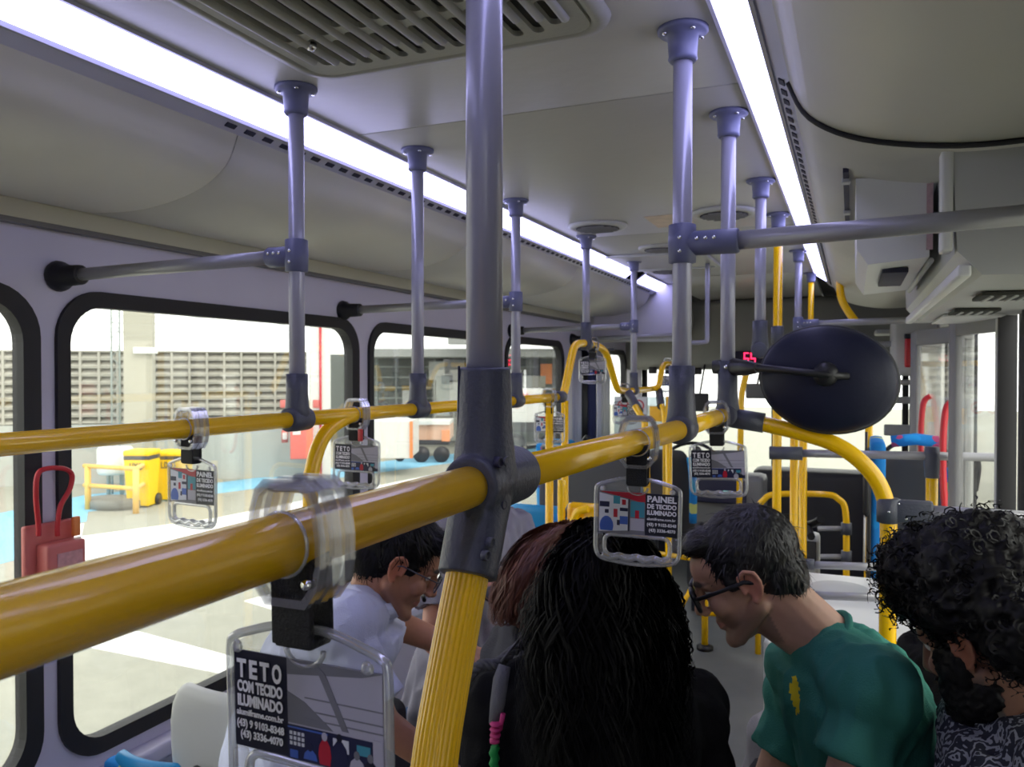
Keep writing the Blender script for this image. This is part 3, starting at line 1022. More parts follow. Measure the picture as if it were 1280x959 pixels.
for u, v, r, lab in ((747, 282, 0.125, 'round ceiling vent left of the long grey cross bar, near the left poles'), (905, 265, 0.125, 'round ceiling vent behind the pole carrying the mirror'), (826, 309, 0.11, 'small far round ceiling vent in the middle of the ceiling'), (836, 337, 0.13, 'farthest round ceiling vent beyond the other three')):
    c = onZ(u, v, ZC)
    t = thing('ceiling_vent', lab, 'vent', tuple(c), 'round ceiling vents')
    MB().lathe(c, [(r, 0), (r, -0.006), (r * 0.92, -0.014), (r * 0.74, -0.014), (r * 0.72, -0.004)], (0, 0, 1), 32).build('frame', M_lgrey, t)
    MB().lathe(c + V((0, 0, -0.014)), [(r * 0.73, 0.0), (r * 0.73, -0.002)], (0, 0, 1), 28).build('backing', M_ventd, t)
    for k in range(7):
        x = (k - 3) / 3.6 * r * 0.7
        h = math.sqrt(max((r * 0.7) ** 2 - x * x, 0.0001))
        MB().box(c + V((0, x, -0.0175)), (2 * h, 0.008, 0.005)).build('slat', M_mgrey, t)
c = onZ(838, 276, ZC)
tag(MB().box(c + V((0, 0, -0.001)), (0.16, 0.26, 0.002)).build('ceiling_sticker', mat('pale_orange_sticker', (0.7, 0.55, 0.42), 0.5, var=0.3, vscale=18)), 'pale orange sticker on the ceiling between the round vents', 'sticker')

# roof hatch frame further ahead
c = onZ(800, 312, ZC)
t = thing('roof_hatch', 'low roof hatch frame in the ceiling ahead', 'hatch', tuple(c))
for dx, dy, sx, sy in ((-0.28, 0, 0.03, 0.6), (0.28, 0, 0.03, 0.6), (0, -0.3, 0.56, 0.03), (0, 0.3, 0.56, 0.03)):
    MB().box(c + V((dx, 0.45 + dy, -0.008)), (sx, sy, 0.016), bev=0.004).build('frame_bar', M_lgrey, t)
MB().box(c + V((0, 0.45, -0.004)), (0.53, 0.57, 0.008)).build('hatch_panel', M_ceil, t)

# housings over the door on the right
t = thing('door_mechanism_housing', 'big grey angular housing hanging above the folding door', 'housing', (0.3, 2.4, 1.70))
y0, y1 = 1.66, 3.15
MB().prism([(0.165, y0, 1.94), (0.175, y0, 1.75), (0.215, y0, 1.705), (0.45, y0, 1.70), (0.45, y0, 1.945)], (0, y1 - y0, 0)).build('body', M_lgrey, t)
MB().box((0.185, (y0 + y1) / 2, 1.712), (0.022, y1 - y0 + 0.04, 0.022), bev=0.005).build('edge_strip', M_white, t)
MB().box((0.158, y0 + 0.02, 1.85), (0.02, 0.05, 0.20), bev=0.006).build('corner_strip', M_white, t)
for yy in (2.05, 2.55):
    g = MB().box((0.31, yy, 1.697), (0.11, 0.16, 0.008), bev=0.002).build('speaker_grille', M_ventd, t)
    for k in range(4):
        MB().box((0.275 + k * 0.023, yy, 1.692), (0.006, 0.14, 0.004)).build('slat', M_lgrey, g)
MB().box((0.33, 2.9, 1.697), (0.16, 0.4, 0.006)).build('access_panel', M_white, t)
t = thing('air_outlet_box', 'pale box with one dark slot under it, lit lilac, beside the door housing', 'air outlet', (0.08, 2.1, 1.77))
MB().prism([(0.005, 1.92, 1.955), (0.008, 1.92, 1.80), (0.03, 1.92, 1.765), (0.150, 1.92, 1.775), (0.158, 1.92, 1.945)], (0, 0.75, 0)).build('body', M_white, t)
MB().box((0.09, 2.2, 1.764), (0.055, 0.32, 0.012), bev=0.002).build('slot', M_slot, t)
MB().tube([(0.155, 1.94, 1.77), (0.155, 2.66, 1.77)], 0.006, 8).build('edge_strip', M_lgrey, t)
MB().box((0.150, 1.915, 1.86), (0.012, 0.006, 0.14)).build('sticker', mat('reddish_sticker', (0.5, 0.35, 0.38), 0.5, var=0.4, vscale=80), t)

# bent yellow tube near the header, far right
p = [onY(1050, 360, 4.6), onY(1053, 376, 4.6), onY(1062, 392, 4.6), onY(1070, 402, 4.6)]
t = thing('bent_tube', 'short bent yellow tube below the far end of the right light strip', 'tube', tuple(p[0]))
MB().tube(spline([p[0] + V((0, 0, 0.09))] + p, 5), 0.02, 12).build('tube', M_yel, t)

# ================================================================ ROUND MIRROR (seen from behind)
mc = W(1034, 475, 1.80)
ax = D(-0.42, -0.05, -0.90)
mt = thing('convex_mirror', 'round dark mirror seen from behind on a black arm', 'mirror', tuple(mc))
xd = D(0.99, -0.13, 0)
shell = [(0.002, 0.052), (0.05, 0.050), (0.09, 0.043), (0.125, 0.030), (0.142, 0.018), (0.150, 0.0), (0.150, -0.010)]
MB().lathe(mc, shell, ax, 48, sx=0.97, sy=0.80, xdir=xd).build('shell', M_mirror, mt)
MB().lathe(mc, [(0.147, -0.004), (0.1535, -0.004), (0.155, -0.012), (0.1535, -0.022), (0.143, -0.022)], ax, 48, sx=0.97, sy=0.80, xdir=xd).build('rim', M_dgrey, mt)
MB().lathe(mc, [(0.143, -0.016), (0.13, -0.030), (0.08, -0.045), (0.02, -0.05)], ax, 40, sx=0.97, sy=0.80, xdir=xd).build('mirror_glass', M_chrome, mt)
q = mc + ax * 0.055 + UPV * 0.015
MB().lathe(q - ax * 0.01, [(0.028, 0), (0.026, 0.018), (0.016, 0.028)], ax, 16).build('arm_boss', M_blackpl, mt)
a0 = V((RA + 0.01, 1.97, W(909, 459, 1.93).z))
MB().tube([a0, W(948, 460, 1.79), q + ax * 0.016, q + ax * 0.014 + RGT * 0.05 - UPV * 0.004], 0.0085, 12).build('arm', M_blackpl, mt)
MB().tube([a0 + V((-0.035, 0, 0)), a0 + V((0.01, 0, 0)), W(932, 460, 1.86), W(948, 460, 1.79)], [0.016, 0.022, 0.018, 0.011], 14).build('arm_clamp', M_blackpl, mt)
MB().lathe(a0 + V((0, -0.02, 0)), [(0.006, 0), (0.005, 0.008)], (0, -1, 0), 10).build('bolt', M_chrome, mt)

# ================================================================ STRAP HANDLES
M_skyblue = mat('print_blue', (0.05, 0.12, 0.45), 0.35)
M_pwhite = mat('print_white', (0.66, 0.68, 0.72), 0.35)
M_pgrey = mat('print_lilac_grey', (0.42, 0.41, 0.48), 0.35)
M_pgrey2 = mat('print_grey', (0.17, 0.17, 0.19), 0.35)
M_pred = mat('print_red', (0.45, 0.01, 0.03), 0.35)
M_pteal = mat('print_teal', (0.05, 0.28, 0.36), 0.35)
M_pnavy = mat('print_dark_blue', (0.01, 0.012, 0.05), 0.35)


def flat(mb, poly, z, m):
    """thin printed patch on the card (x right, y up; faces the reader)"""
    mb.use(m)
    mb.prism([V((x, z, y)) for x, y in poly], (0, -0.0002, 0))


def rc(x0, y0, x1, y1):
    return [(x0, y0), (x1, y0), (x1, y1), (x0, y1)]


def disc(cx, cy, rx, ry, n=10):
    return [(cx + rx * math.cos(2 * PI * k / n), cy + ry * math.sin(2 * PI * k / n)) for k in range(n)]


def make_handle(kind, sw=0.0155):
    t = thing('strap_handle', 'clear plastic hanging handle', 'hand strap', (0, 0, 0))
    CS = 1.1
    # clamp ring round the rail: rail runs along y, ring centre a little low
    cm = MB()
    out, inn = [], []
    pts = [(-0.015, 0.0355), (0.015, 0.0355), (0.0225, 0.030), (0.0275, 0.018), (0.0300, 0.003), (0.0295, -0.012), (0.026, -0.024), (0.0165, -0.0345), (-0.0165, -0.0345), (-0.026, -0.024), (-0.0295, -0.012), (-0.0300, 0.003), (-0.0275, 0.018), (-0.0225, 0.030)]
    pts = [(x * 0.97, z * CS) for x, z in pts]
    n = len(pts)
    for yy0, yy1 in ((-0.017, -0.012), (-0.004, 0.003), (0.011, 0.016)):
        vs = []
        for y in (yy0, yy1):
            for s in (1.0, 0.86):
                vs += [(x * s, y, z * s) for x, z in pts]
        fs = []
        for i in range(n):
            j = (i + 1) % n
            fs += [(i, j, n + j, n + i), (2 * n + i, 3 * n + i, 3 * n + j, 2 * n + j), (i, 2 * n + i, 2 * n + j, j), (n + i, n + j, 3 * n + j, 3 * n + i)]
        cm.add(vs, fs)
    vs = []
    for y in (-0.017, 0.016):
        for s in (0.97, 0.93):
            vs += [(x * s, y, z * s) for x, z in pts]
    cm.add(vs, [f for i in range(n) for j in [(i + 1) % n] for f in ((i, 2 * n + i, 2 * n + j, j), (n + i, n + j, 3 * n + j, 3 * n + i))])
    ring_ = cm.build('rail_clamp', M_clamp, t)
    MB().tube([(0.0195 * math.cos(a), -0.0175, 0.0195 * math.sin(a)) for a in [2 * PI * k / 24 for k in range(24)]], 0.0013, 6, closed=True).build('clamp_collar', M_clear2, ring_)
    for sx in (-1, 1):
        MB().lathe((sx * 0.020, -0.018, -0.022), [(0.0035, 0), (0.003, -0.003)], (0, 1, 0), 8).build('rivet', M_chrome, ring_)
    MB().box((0, 0, 0.033), (0.031, 0.026, 0.005), bev=0.002).build('clamp_cap', M_clear2, ring_)
    # strap loop
    mb = MB()
    for y in (-0.010, 0.008):
        mb.box((0, y, -0.053), (sw * 2, 0.004, 0.052), bev=0.0012)
    mb.box((0, -0.001, -0.078), (sw * 1.85, 0.020, 0.006), bev=0.002)
    mb.box((0, -0.001, -0.026), (sw * 1.9, 0.020, 0.012), bev=0.002)
    mb.build('strap', M_strap, t)
    # handle body: outer ring tube, glassy, arched top
    x0, x1, zt, zb = -0.063, 0.063, -0.080, -0.192
    outl = spline([(-0.063, 0, -0.165), (-0.063, 0, -0.12), (-0.063, 0, -0.090), (-0.059, 0, -0.083), (-0.045, 0, -0.078), (-0.018, 0, -0.0715), (0.018, 0, -0.0715), (0.045, 0, -0.078), (0.059, 0, -0.083), (0.063, 0, -0.090), (0.063, 0, -0.12), (0.063, 0, -0.165)], 3)
    low = spline([(0.063, 0, -0.165), (0.062, 0, -0.182), (0.054, 0, -0.193), (0.03, 0, -0.197), (0, 0, -0.199), (-0.03, 0, -0.197), (-0.054, 0, -0.193), (-0.062, 0, -0.182), (-0.063, 0, -0.165)], 3)
    MB().tube(outl + low[1:-1], 0.0030, 10, closed=True, upv=(0, 1, 0)).build('frame', M_clear2, t)
    # inner opening rim
    inn_ = [(x, 0, z) for x, z in rrect(-0.049, -0.188, 0.049, -0.1565, 0.011, 4)]
    MB().tube(inn_, 0.0032, 8, closed=True, upv=(0, 1, 0)).build('opening_rim', M_clear2, t)
    # clear body plate with hole: sides + web
    for poly in (rc(-0.061, -0.153, 0.061, -0.085), rc(-0.061, -0.19, -0.050, -0.153), rc(0.050, -0.19, 0.061, -0.153)):
        pass
    pl = MB()
    pl.prism([V((x, 0.0022, z)) for x, z in [(-0.060, -0.156), (0.060, -0.156), (0.060, -0.088), (0.045, -0.080), (0.018, -0.0735), (-0.018, -0.0735), (-0.045, -0.080), (-0.060, -0.088)]], (0, -0.0008, 0))
    for s in (-1, 1):
        pl.box((s * 0.056, 0, -0.171), (0.010, 0.006, 0.03), bev=0.002)
    pl.build('holder_plate', M_clear, t)
    # wavy finger grip
    g = spline([(-0.052 + 0.104 * k / 16, 0, -0.190 + 0.0022 * math.cos(k * PI / 2)) for k in range(17)], 2)
    MB().tube(g, 0.0052, 10, flat=1.1).build('grip', M_clear2, t)
    # strap eye
    MB().tube([(0.015 * math.cos(a), 0, -0.080 + 0.011 * math.sin(a) - 0.004) for a in [PI + PI * k / 10 for k in range(11)]], 0.0018, 8).build('strap_eye', M_clear2, t)
    for sx in (-1, 1):
        MB().lathe((sx * 0.052, -0.0045, -0.0875), [(0.0045, 0), (0.0035, 0.002), (0.002, 0.0022)], (0, -1, 0), 10).build('rivet', M_clear2, t)
    # the printed card
    z0, z1 = -0.154, -0.0915
    cd = MB()
    cd.use(M_cardb)
    cd.box((0, 0, (z0 + z1) / 2), (0.119, 0.0012, z1 - z0))
    f = -0.00065
    if kind == 'roof':
        sx = -0.014
        flat(cd, rc(sx, z0, 0.0595, z1), f, M_pgrey)
        flat(cd, [(sx, z1), (0.0595, z1), (0.045, z1 - 0.004), (sx, z1 - 0.010)], f - 2e-4, M_pgrey2)
        flat(cd, [(0.008, z1), (0.017, z1 - 0.006), (0.034, -0.130), (0.029, -0.130)], f - 4e-4, M_pgrey2)
        flat(cd, [(sx, -0.112), (0.0, -0.117), (0.022, -0.1315), (sx, -0.1315)], f - 2e-4, M_pgrey2)
        for zz in (-0.1145, -0.1225, -0.1275):
            flat(cd, rc(0.0, zz, 0.0595, zz + 0.0008), f - 3e-4, M_pgrey2)
        flat(cd, rc(sx, z0, 0.0595, -0.1325), f - 5e-4, M_pnavy)
        flat(cd, rc(sx, -0.1345, 0.018, -0.1335), f - 6e-4, M_skyblue)
        flat(cd, rc(0.022, -0.143, 0.034, -0.135), f - 6e-4, M_pwhite)
        flat(cd, rc(0.040, -0.142, 0.050, -0.136), f - 6e-4, M_pteal)
        flat(cd, rc(0.052, -0.147, 0.0595, -0.131), f - 6e-4, M_pgrey)
        for gx in range(4):
            for gz in range(3):
                flat(cd, rc(-0.0125 + gx * 0.0032, -0.145 + gz * 0.0032, -0.0103 + gx * 0.0032, -0.1428 + gz * 0.0032), f - 6e-4, M_pwhite)
        flat(cd, rc(-0.0125, z0 + 0.001, -0.006, -0.148), f - 6e-4, M_skyblue)
        for cx, cz, rx, rz, m, hm in ((0.004, -0.152, 0.0055, 0.0065, M_skyblue, M_pnavy), (0.0155, -0.147, 0.005, 0.010, M_pred, M_pgrey), (0.027, -0.147, 0.0065, 0.011, M_pnavy, M_cardb), (0.040, -0.150, 0.0055, 0.006, M_pgrey, M_pgrey2), (0.050, -0.150, 0.005, 0.006, M_cardb, M_pgrey2)):
            flat(cd, [p for p in disc(cx, cz, rx, rz) if p[1] > z0] or rc(0, 0, 0, 0), f - 7e-4, m)
            flat(cd, disc(cx, cz + rz + 0.0015, 0.0022, 0.0028), f - 8e-4, hm)
    else:
        sx = 0.012
        flat(cd, rc(-0.0595, z0, sx, z1), f, M_pgrey2)
        flat(cd, [(-0.0575, z1 - 0.001), (sx, z1), (sx, z1 - 0.016), (-0.012, z1 - 0.010)], f - 2e-4, M_pred)
        flat(cd, [(-0.0575, z1 - 0.003), (-0.014, z1 - 0.011), (-0.014, -0.149), (-0.0575, -0.153)], f - 3e-4, M_pwhite)
        flat(cd, [(-0.0130, z1 - 0.010), (-0.0115, z1 - 0.011), (-0.0115, -0.150), (-0.0130, -0.150)], f - 4e-4, M_pnavy)
        flat(cd, rc(-0.010, -0.128, sx - 0.001, -0.105), f - 3e-4, M_pteal)
        flat(cd, rc(-0.003, -0.130, 0.003, -0.118), f - 4e-4, M_pred)
        flat(cd, rc(-0.010, -0.148, sx - 0.001, -0.130), f - 3e-4, M_pgrey)
        for (cx, cz, rx, rz, m) in ((-0.0495, -0.1115, 0.0075, 0.004, M_pnavy), (-0.031, -0.104, 0.005, 0.006, M_pteal), (-0.020, -0.107, 0.003, 0.004, M_pred), (-0.020, -0.118, 0.006, 0.0025, M_pnavy), (-0.0325, -0.124, 0.003, 0.0062, M_pred), (-0.046, -0.122, 0.003, 0.0028, M_pnavy), (-0.020, -0.134, 0.006, 0.006, M_skyblue), (-0.028, -0.138, 0.0022, 0.004, M_pnavy)):
            flat(cd, rc(cx - rx, cz - rz, cx + rx, cz + rz), f - 5e-4, m)
        flat(cd, [p if p[1] > -0.151 else (p[0], -0.151) for p in disc(-0.046, -0.144, 0.0105, 0.015, 14)], f - 6e-4, M_skyblue)
    card = cd.build('ad_card', None, t)
    R = Matrix.Rotation(PI / 2, 4, 'X')

    def tx(s, x, z, size, w, off=0.0006):
        text_mesh('lettering', s, size, M_ink, card, Matrix.Translation((x, -0.0017, z)) @ R, width=w, offset=off)
    if kind == 'roof':
        X = -0.0560
        tx('T', X, -0.1082, 0.0160, 0.0080); tx('E', X + 0.0107, -0.1082, 0.0160, 0.0068); tx('T', X + 0.0198, -0.1082, 0.0160, 0.0080); tx('O', X + 0.0302, -0.1082, 0.0160, 0.0078)
        tx('COM TECIDO', X, -0.1176, 0.0098, 0.0385, 0.0004); tx('ILUMINADO', X, -0.1268, 0.0098, 0.0385, 0.0004)
        tx('alumiframe.com.br', X - 0.001, -0.1330, 0.0056, 0.0400, 0.00015)
        tx('(43) 9 9103-8348', X - 0.001, -0.1405, 0.0066, 0.0402, 0.00022); tx('(43) 3336-4070', X + 0.002, -0.1475, 0.0066, 0.0360, 0.00022)
    else:
        X = 0.0150
        tx('PAINEL', X, -0.1035, 0.0125, 0.0430, 0.0005); tx('DE TECIDO', X, -0.1132, 0.0092, 0.0430, 0.0004); tx('ILUMINADO', X, -0.1225, 0.0092, 0.0430, 0.0004)
        tx('alumiframe.com.br', X, -0.1305, 0.0054, 0.0420, 0.00015)
        tx('(43) 9 9103-8348', X, -0.1390, 0.0064, 0.0430, 0.0002); tx('(43) 3336-4070', X + 0.003, -0.1475, 0.0064, 0.0390, 0.0002)
    for ch in KIDS(t):
        if ch.name.split('.')[0] != 'rail_clamp':
            ch.location.z = 0.016
    return t


hA = make_handle('roof')
hA.location = (NX + 0.004, 0.405, RZ)
hA.rotation_euler = (0, math.radians(-1.5), math.radians(-4))
hA['label'] = 'large clear foreground hand strap with TETO card, hanging from the yellow rail'
hP = make_handle('panel')
hP.location = (RA - 0.006, 1.165, RZ)
hP.rotation_euler = (0, math.radians(1.0), math.radians(3))
hP['label'] = 'clear hand strap with PAINEL card hanging over the dark-haired woman'
GR = 'hand straps with printed cards'
hA['group'] = GR; hP['group'] = GR
dup(hA, (RA, 1.865, RZ), (0, math.radians(-2), 0), 'hand strap with TETO card hanging just above the green-shirted man')
dup(hP, (RB, 1.125, RZ), (0, 0, math.radians(-6)), 'hand strap with PAINEL card in front of the first left window')
h3 = dup(hA, (RB, 1.66, RZ), (0, math.radians(1), math.radians(4)), 'hand strap with TETO card and red tag at the first gap between left windows')
MB().box((RB + 0.02, 1.645, RZ - 0.05), (0.012, 0.006, 0.03), bev=0.002).build('red_tag', M_red, h3, label='small red tag')
dup(hP, (RB, 3.02, RZ), (0, 0, 0), 'distant hand strap with PAINEL card at the end of the left rail')
h5 = dup(hA, (RB, 3.60, RZ + 0.232), (0, 0, math.radians(5)), 'distant hand strap hanging from the top of the yellow hoop')
dup(hA, (x2, 5.12, RZ + 0.155), (0, 0, math.radians(20)), 'tiny hand strap on the second, farther yellow hoop')
dup(hP, (RB, 4.18, RZ + 0.005), (0, 0, math.radians(10)), 'hand strap low beside the slanting yellow joint ahead, above the yellow seat')

# ================================================================ WINDOW HAMMER BOX
hx = XL + 0.012
hc = onX(67, 692, XL + 0.03)
t = thing('emergency_release', 'faded red plastic emergency release box with red pull loop on the window pillar', 'emergency release', tuple(hc))
cy, cz = hc.y, hc.z
MB().box((XL + 0.012, cy, cz + 0.0), (0.018, 0.135, 0.155), bev=0.006).build('back_plate', M_pink, t)
MB().box((XL + 0.040, cy + 0.012, cz - 0.02), (0.050, 0.105, 0.10), bev=0.008).build('box', M_pink, t)
MB().box((XL + 0.040, cy + 0.055, cz + 0.06), (0.012, 0.02, 0.05), bev=0.004).build('tab', M_orange, t)
MB().box((XL + 0.0665, cy + 0.018, cz - 0.02), (0.002, 0.07, 0.05)).build('notice', mat('pale_pink_label', (0.6, 0.3, 0.3), 0.5, var=0.3, vscale=90), t)
a, b2 = onX(48, 655, XL + 0.045), onX(72, 655, XL + 0.045)
lp = [a + V((0, 0, -0.03)), a, onX(45, 620, XL + 0.045), onX(47, 594, XL + 0.045), onX(58, 586, XL + 0.045), onX(80, 586, XL + 0.045), onX(90, 594, XL + 0.045), onX(87, 612, XL + 0.045), onX(76, 632, XL + 0.045), b2, b2 + V((0, 0, -0.03))]
MB().tube(spline(lp, 5), 0.0062, 10).build('pull_loop', M_red, t)
# ================================================================ SEATS
def seat(name_label, loc, rz, blue=True, w=0.42, back_h=0.62, seat_z=0.45, group=None, shell=None):
    t = thing('passenger_seat', name_label, 'seat', loc, group)
    m = shell or M_seatb
    # seat faces +y
    mb = MB()
    pts = []
    n = 8
    vs, fs = [], []
    for i, (y, z, hw) in enumerate(((0.22, seat_z - 0.02, 0.46), (0.20, seat_z + 0.02, 0.5), (0, seat_z, 0.5), (-0.16, seat_z - 0.01, 0.5), (-0.21, seat_z + 0.06, 0.5), (-0.24, seat_z + 0.25, 0.5), (-0.27, seat_z + 0.45, 0.48), (-0.285, seat_z + back_h - 0.06, 0.44), (-0.29, seat_z + back_h, 0.32))):
        for k in range(n + 1):
            u = k / n * 2 - 1
            vs.append((u * hw * w, y + (0.035 * u * u if i > 3 else 0), z + (0.03 * u * u if i <= 3 else 0)))
    m_ = 9
    for i in range(m_ - 1):
        for k in range(n):
            fs.append((i * (n + 1) + k, i * (n + 1) + k + 1, (i + 1) * (n + 1) + k + 1, (i + 1) * (n + 1) + k))
    sh = MB().add(vs, fs, True).build('shell', m, t)
    so = sh.modifiers.new('s', 'SOLIDIFY'); so.thickness = 0.03; so.offset = -1
    ss = sh.modifiers.new('b', 'SUBSURF'); ss.levels = 1; ss.render_levels = 1
    if blue:
        c = MB().box((0, 0.02, seat_z + 0.035), (w * 0.84, 0.36, 0.045), bev=0.018).build('seat_cushion', M_seatf, t)
        R = Matrix.Rotation(math.radians(7), 3, 'X')
        MB().box((0, -0.225, seat_z + back_h * 0.52), (w * 0.82, 0.045, back_h * 0.86), R, 0.018).build('back_cushion', M_seatf, t)
    for s in (-1, 1):
        MB().tube([(s * 0.15, 0.12, seat_z - 0.04), (s * 0.15, 0.12, 0.0)], 0.016, 10).build('leg', M_joint, t)
        MB().tube([(s * 0.15, -0.12, seat_z - 0.04), (s * 0.15, -0.12, 0.0)], 0.016, 10).build('leg', M_joint, t)
    # corner grab handle on the back
    MB().tube(spline([(0.16, -0.29, seat_z + back_h - 0.04), (0.20, -0.30, seat_z + back_h + 0.02), (0.225, -0.30, seat_z + back_h - 0.03), (0.215, -0.29, seat_z + back_h - 0.14)], 5), 0.012, 10).build('corner_handle', M_blackpl, t)
    t.rotation_euler = (0, 0, rz)
    for ch in KIDS(t):
        ch.matrix_parent_inverse = Matrix()
    return t


def seat_at(label, loc, rz, **k):
    """built at the origin then moved, so the parts keep local coordinates"""
    t = seat(label, (0, 0, 0), 0, **k)
    for ch in KIDS(t):
        ch.matrix_parent_inverse = Matrix()
    t.location = loc
    t.rotation_euler = (0, 0, rz)
    return t


# near left: pale shell corner with the blue top of the next seat
p = onX(300, 868, -1.33)
seat_at('pale grey seat shell near the bottom of the first left window', (-1.38, p.y + 0.27, 0.0), 0, blue=False, shell=M_lgrey, seat_z=p.z - 0.62, back_h=0.62, w=0.46)
p = onX(215, 943, -1.60)
seat_at('blue patterned seat top at the lower left corner', (-1.65, p.y + 0.23, 0.0), 0, seat_z=p.z - 0.58, back_h=0.58, w=0.36)
p = onY(664, 625, 3.30)
seat_at('blue patterned seat seen right of the big grey joint', (p.x, 3.58, 0.0), 0, seat_z=p.z - 0.64, back_h=0.62, w=0.44, group='blue patterned seats')
p = onY(690, 590, 4.6)
seat_at('blue patterned seat below the hanging PAINEL card, far left', (p.x + 0.02, 4.9, 0.0), 0, seat_z=0.50, back_h=0.62, w=0.34, group='blue patterned seats')
for u, y, lab in ((752, 5.0, 'dark seat with blue side padding beyond the dark partition, left of the PAINEL card'), (832, 5.0, 'dark seat with blue side padding right of the PAINEL card, by the slim yellow pole')):
    p = onY(u, 562, y)
    ts = seat_at(lab, (p.x, y + 0.28, 0.0), 0, blue=False, shell=M_dgrey, seat_z=p.z - 0.58, back_h=0.58, w=0.34)
    for s in (-1, 1):
        o = MB().tube(spline([(s * 0.17, -0.27, p.z - 0.45), (s * 0.175, -0.30, p.z - 0.2), (s * 0.16, -0.31, p.z - 0.04)], 4), 0.024, 10).build('padding', M_seatf)
        o.parent = ts
yseat = thing('passenger_seat', 'yellow seat back with yellow tube frame above the dark-haired woman', 'seat', tuple(onY(728, 650, 2.95)))
p = onY(734, 632, 2.95)
MB().box((p.x + 0.02, 2.95, p.z - 0.14), (0.20, 0.05, 0.30), bev=0.024).build('backrest', M_yel, yseat)
MB().box((p.x + 0.02, 3.12, p.z - 0.46), (0.36, 0.34, 0.06), bev=0.02).build('seat', M_seatb, yseat)
MB().tube(spline([onY(702, 600, 2.9), onY(702, 652, 2.9), onY(706, 662, 2.9), onY(714, 655, 2.9), onY(722, 640, 2.9), onY(735, 636, 2.9)], 5), 0.015, 10).build('frame_tube', M_yel, yseat)
MB().tube([(p.x - 0.12, 3.1, 0), (p.x - 0.12, 3.1, p.z - 0.46)], 0.016, 10).build('leg', M_joint, yseat)
MB().tube([(p.x + 0.14, 3.1, 0), (p.x + 0.14, 3.1, p.z - 0.46)], 0.016, 10).build('leg', M_joint, yseat)
t = thing('barrier_loop', 'yellow tube frame in front of the blue seat beside the big joint', 'barrier', tuple(onY(650, 700, 2.9)))
a, b2, c2 = onY(643, 662, 2.9), onY(645, 672, 2.9), onY(646, 698, 2.9)
MB().tube([a, b2, c2, V((c2.x, 2.9, 0))], 0.0125, 10).build('tube', M_yel, t)
MB().tube([c2, onY(700, 699, 2.9)], 0.0145, 10).build('tube', M_yel, t)

# right front seat with blue top behind the pale bar, blue side strip
p = onY(1150, 548, 4.0)
fs_ = seat_at('dark seat back behind the pale grey bar, front right', (p.x, 4.28, 0.0), 0, blue=False, shell=M_dgrey, seat_z=p.z - 0.66, back_h=0.58, w=0.40)
t = thing('seat_surround', 'thin tube surround with blue padding over the front right seat', 'seat', tuple(p))
q = [onY(1100, 640, 3.95), onY(1100, 585, 3.95), onY(1106, 566, 3.95), onY(1120, 555, 3.95), onY(1150, 550, 3.95), onY(1172, 553, 3.95), onY(1184, 568, 3.95), onY(1192, 600, 3.95), onY(1196, 650, 3.95)]
MB().tube(spline(q, 5), 0.010, 10).build('tube', M_blackpl, t)
MB().tube([onY(1114, 552, 3.93), onY(1145, 549, 3.93), onY(1174, 553, 3.93)], 0.026, 12).build('padding', M_seatf, t)
MB().tube([onY(1187, 585, 3.93), onY(1193, 640, 3.93)], 0.026, 12).build('padding', M_seatf, t)
p = onY(1097, 620, 3.6)
t = thing('passenger_seat', 'narrow blue patterned seat edge right of the turnstile loop', 'seat', (p.x, 3.6, 0))
MB().box((p.x, 3.7, 0.80), (0.055, 0.36, 0.90), bev=0.02).build('back_cushion', M_seatf, t)
MB().box((p.x - 0.032, 3.7, 0.72), (0.012, 0.38, 0.95), bev=0.005).build('shell', M_blackpl, t)
# belt strap hanging in front of it
p = onY(1082, 600, 3.5)
t = thing('hanging_belt', 'black belt with a long black grip hanging by the blue seat edge', 'belt', tuple(p))
MB().tube([onY(1083, 540, 3.5), onY(1082, 590, 3.5)], 0.005, 8).build('webbing', M_blackpl, t)
MB().tube([onY(1083, 588, 3.5), onY(1083, 596, 3.5), onY(1083, 640, 3.5), onY(1083, 646, 3.5)], [0.008, 0.014, 0.014, 0.006], 10).build('grip', M_blackpl, t)
MB().tube([onY(1081, 644, 3.5), onY(1080, 706, 3.5)], 0.004, 8).build('webbing', M_lgrey, t)

# ---------------------------------------------------------------- boxes
t = thing('wheel_box', 'white wheel arch box with a round lid, right of the green-shirted man', 'box', (0.1, 2.9, 0))
bx0 = onY(957, 800, 2.35).x
MB().box(((bx0 + XR) / 2, 2.8, 0.385), (XR - bx0, 0.90, 0.77), bev=0.03).build('body', M_white, t)
c = onZ(1049, 738, 0.772)
MB().lathe(c, [(0.10, 0), (0.10, 0.006), (0.094, 0.010), (0.04, 0.011), (0.002, 0.011)], (0, 0, 1), 28).build('lid', M_lgrey, t)
MB().box((bx0 + 0.004, 2.40, 0.40), (0.02, 0.10, 0.74), bev=0.008).build('corner_strip', M_lgrey, t)
t = thing('partition', 'dark grey low partition panel left of the hanging PAINEL card', 'partition', tuple(onY(740, 620, 4.4)))
a, b2 = onY(676, 560, 4.4), onY(800, 560, 4.4)
MB().box(((a.x + b2.x) / 2, 4.42, 0.55), (b2.x - a.x, 0.03, 1.06), bev=0.01).build('panel', M_dgrey, t)
MB().tube([(a.x, 4.42, 1.09), (b2.x, 4.42, 1.09)], 0.012, 10).build('top_tube', M_mgrey, t)
MB().box((a.x + 0.01, 4.42, 0.5), (0.04, 0.05, 1.0), bev=0.01).build('post', M_joint, t)

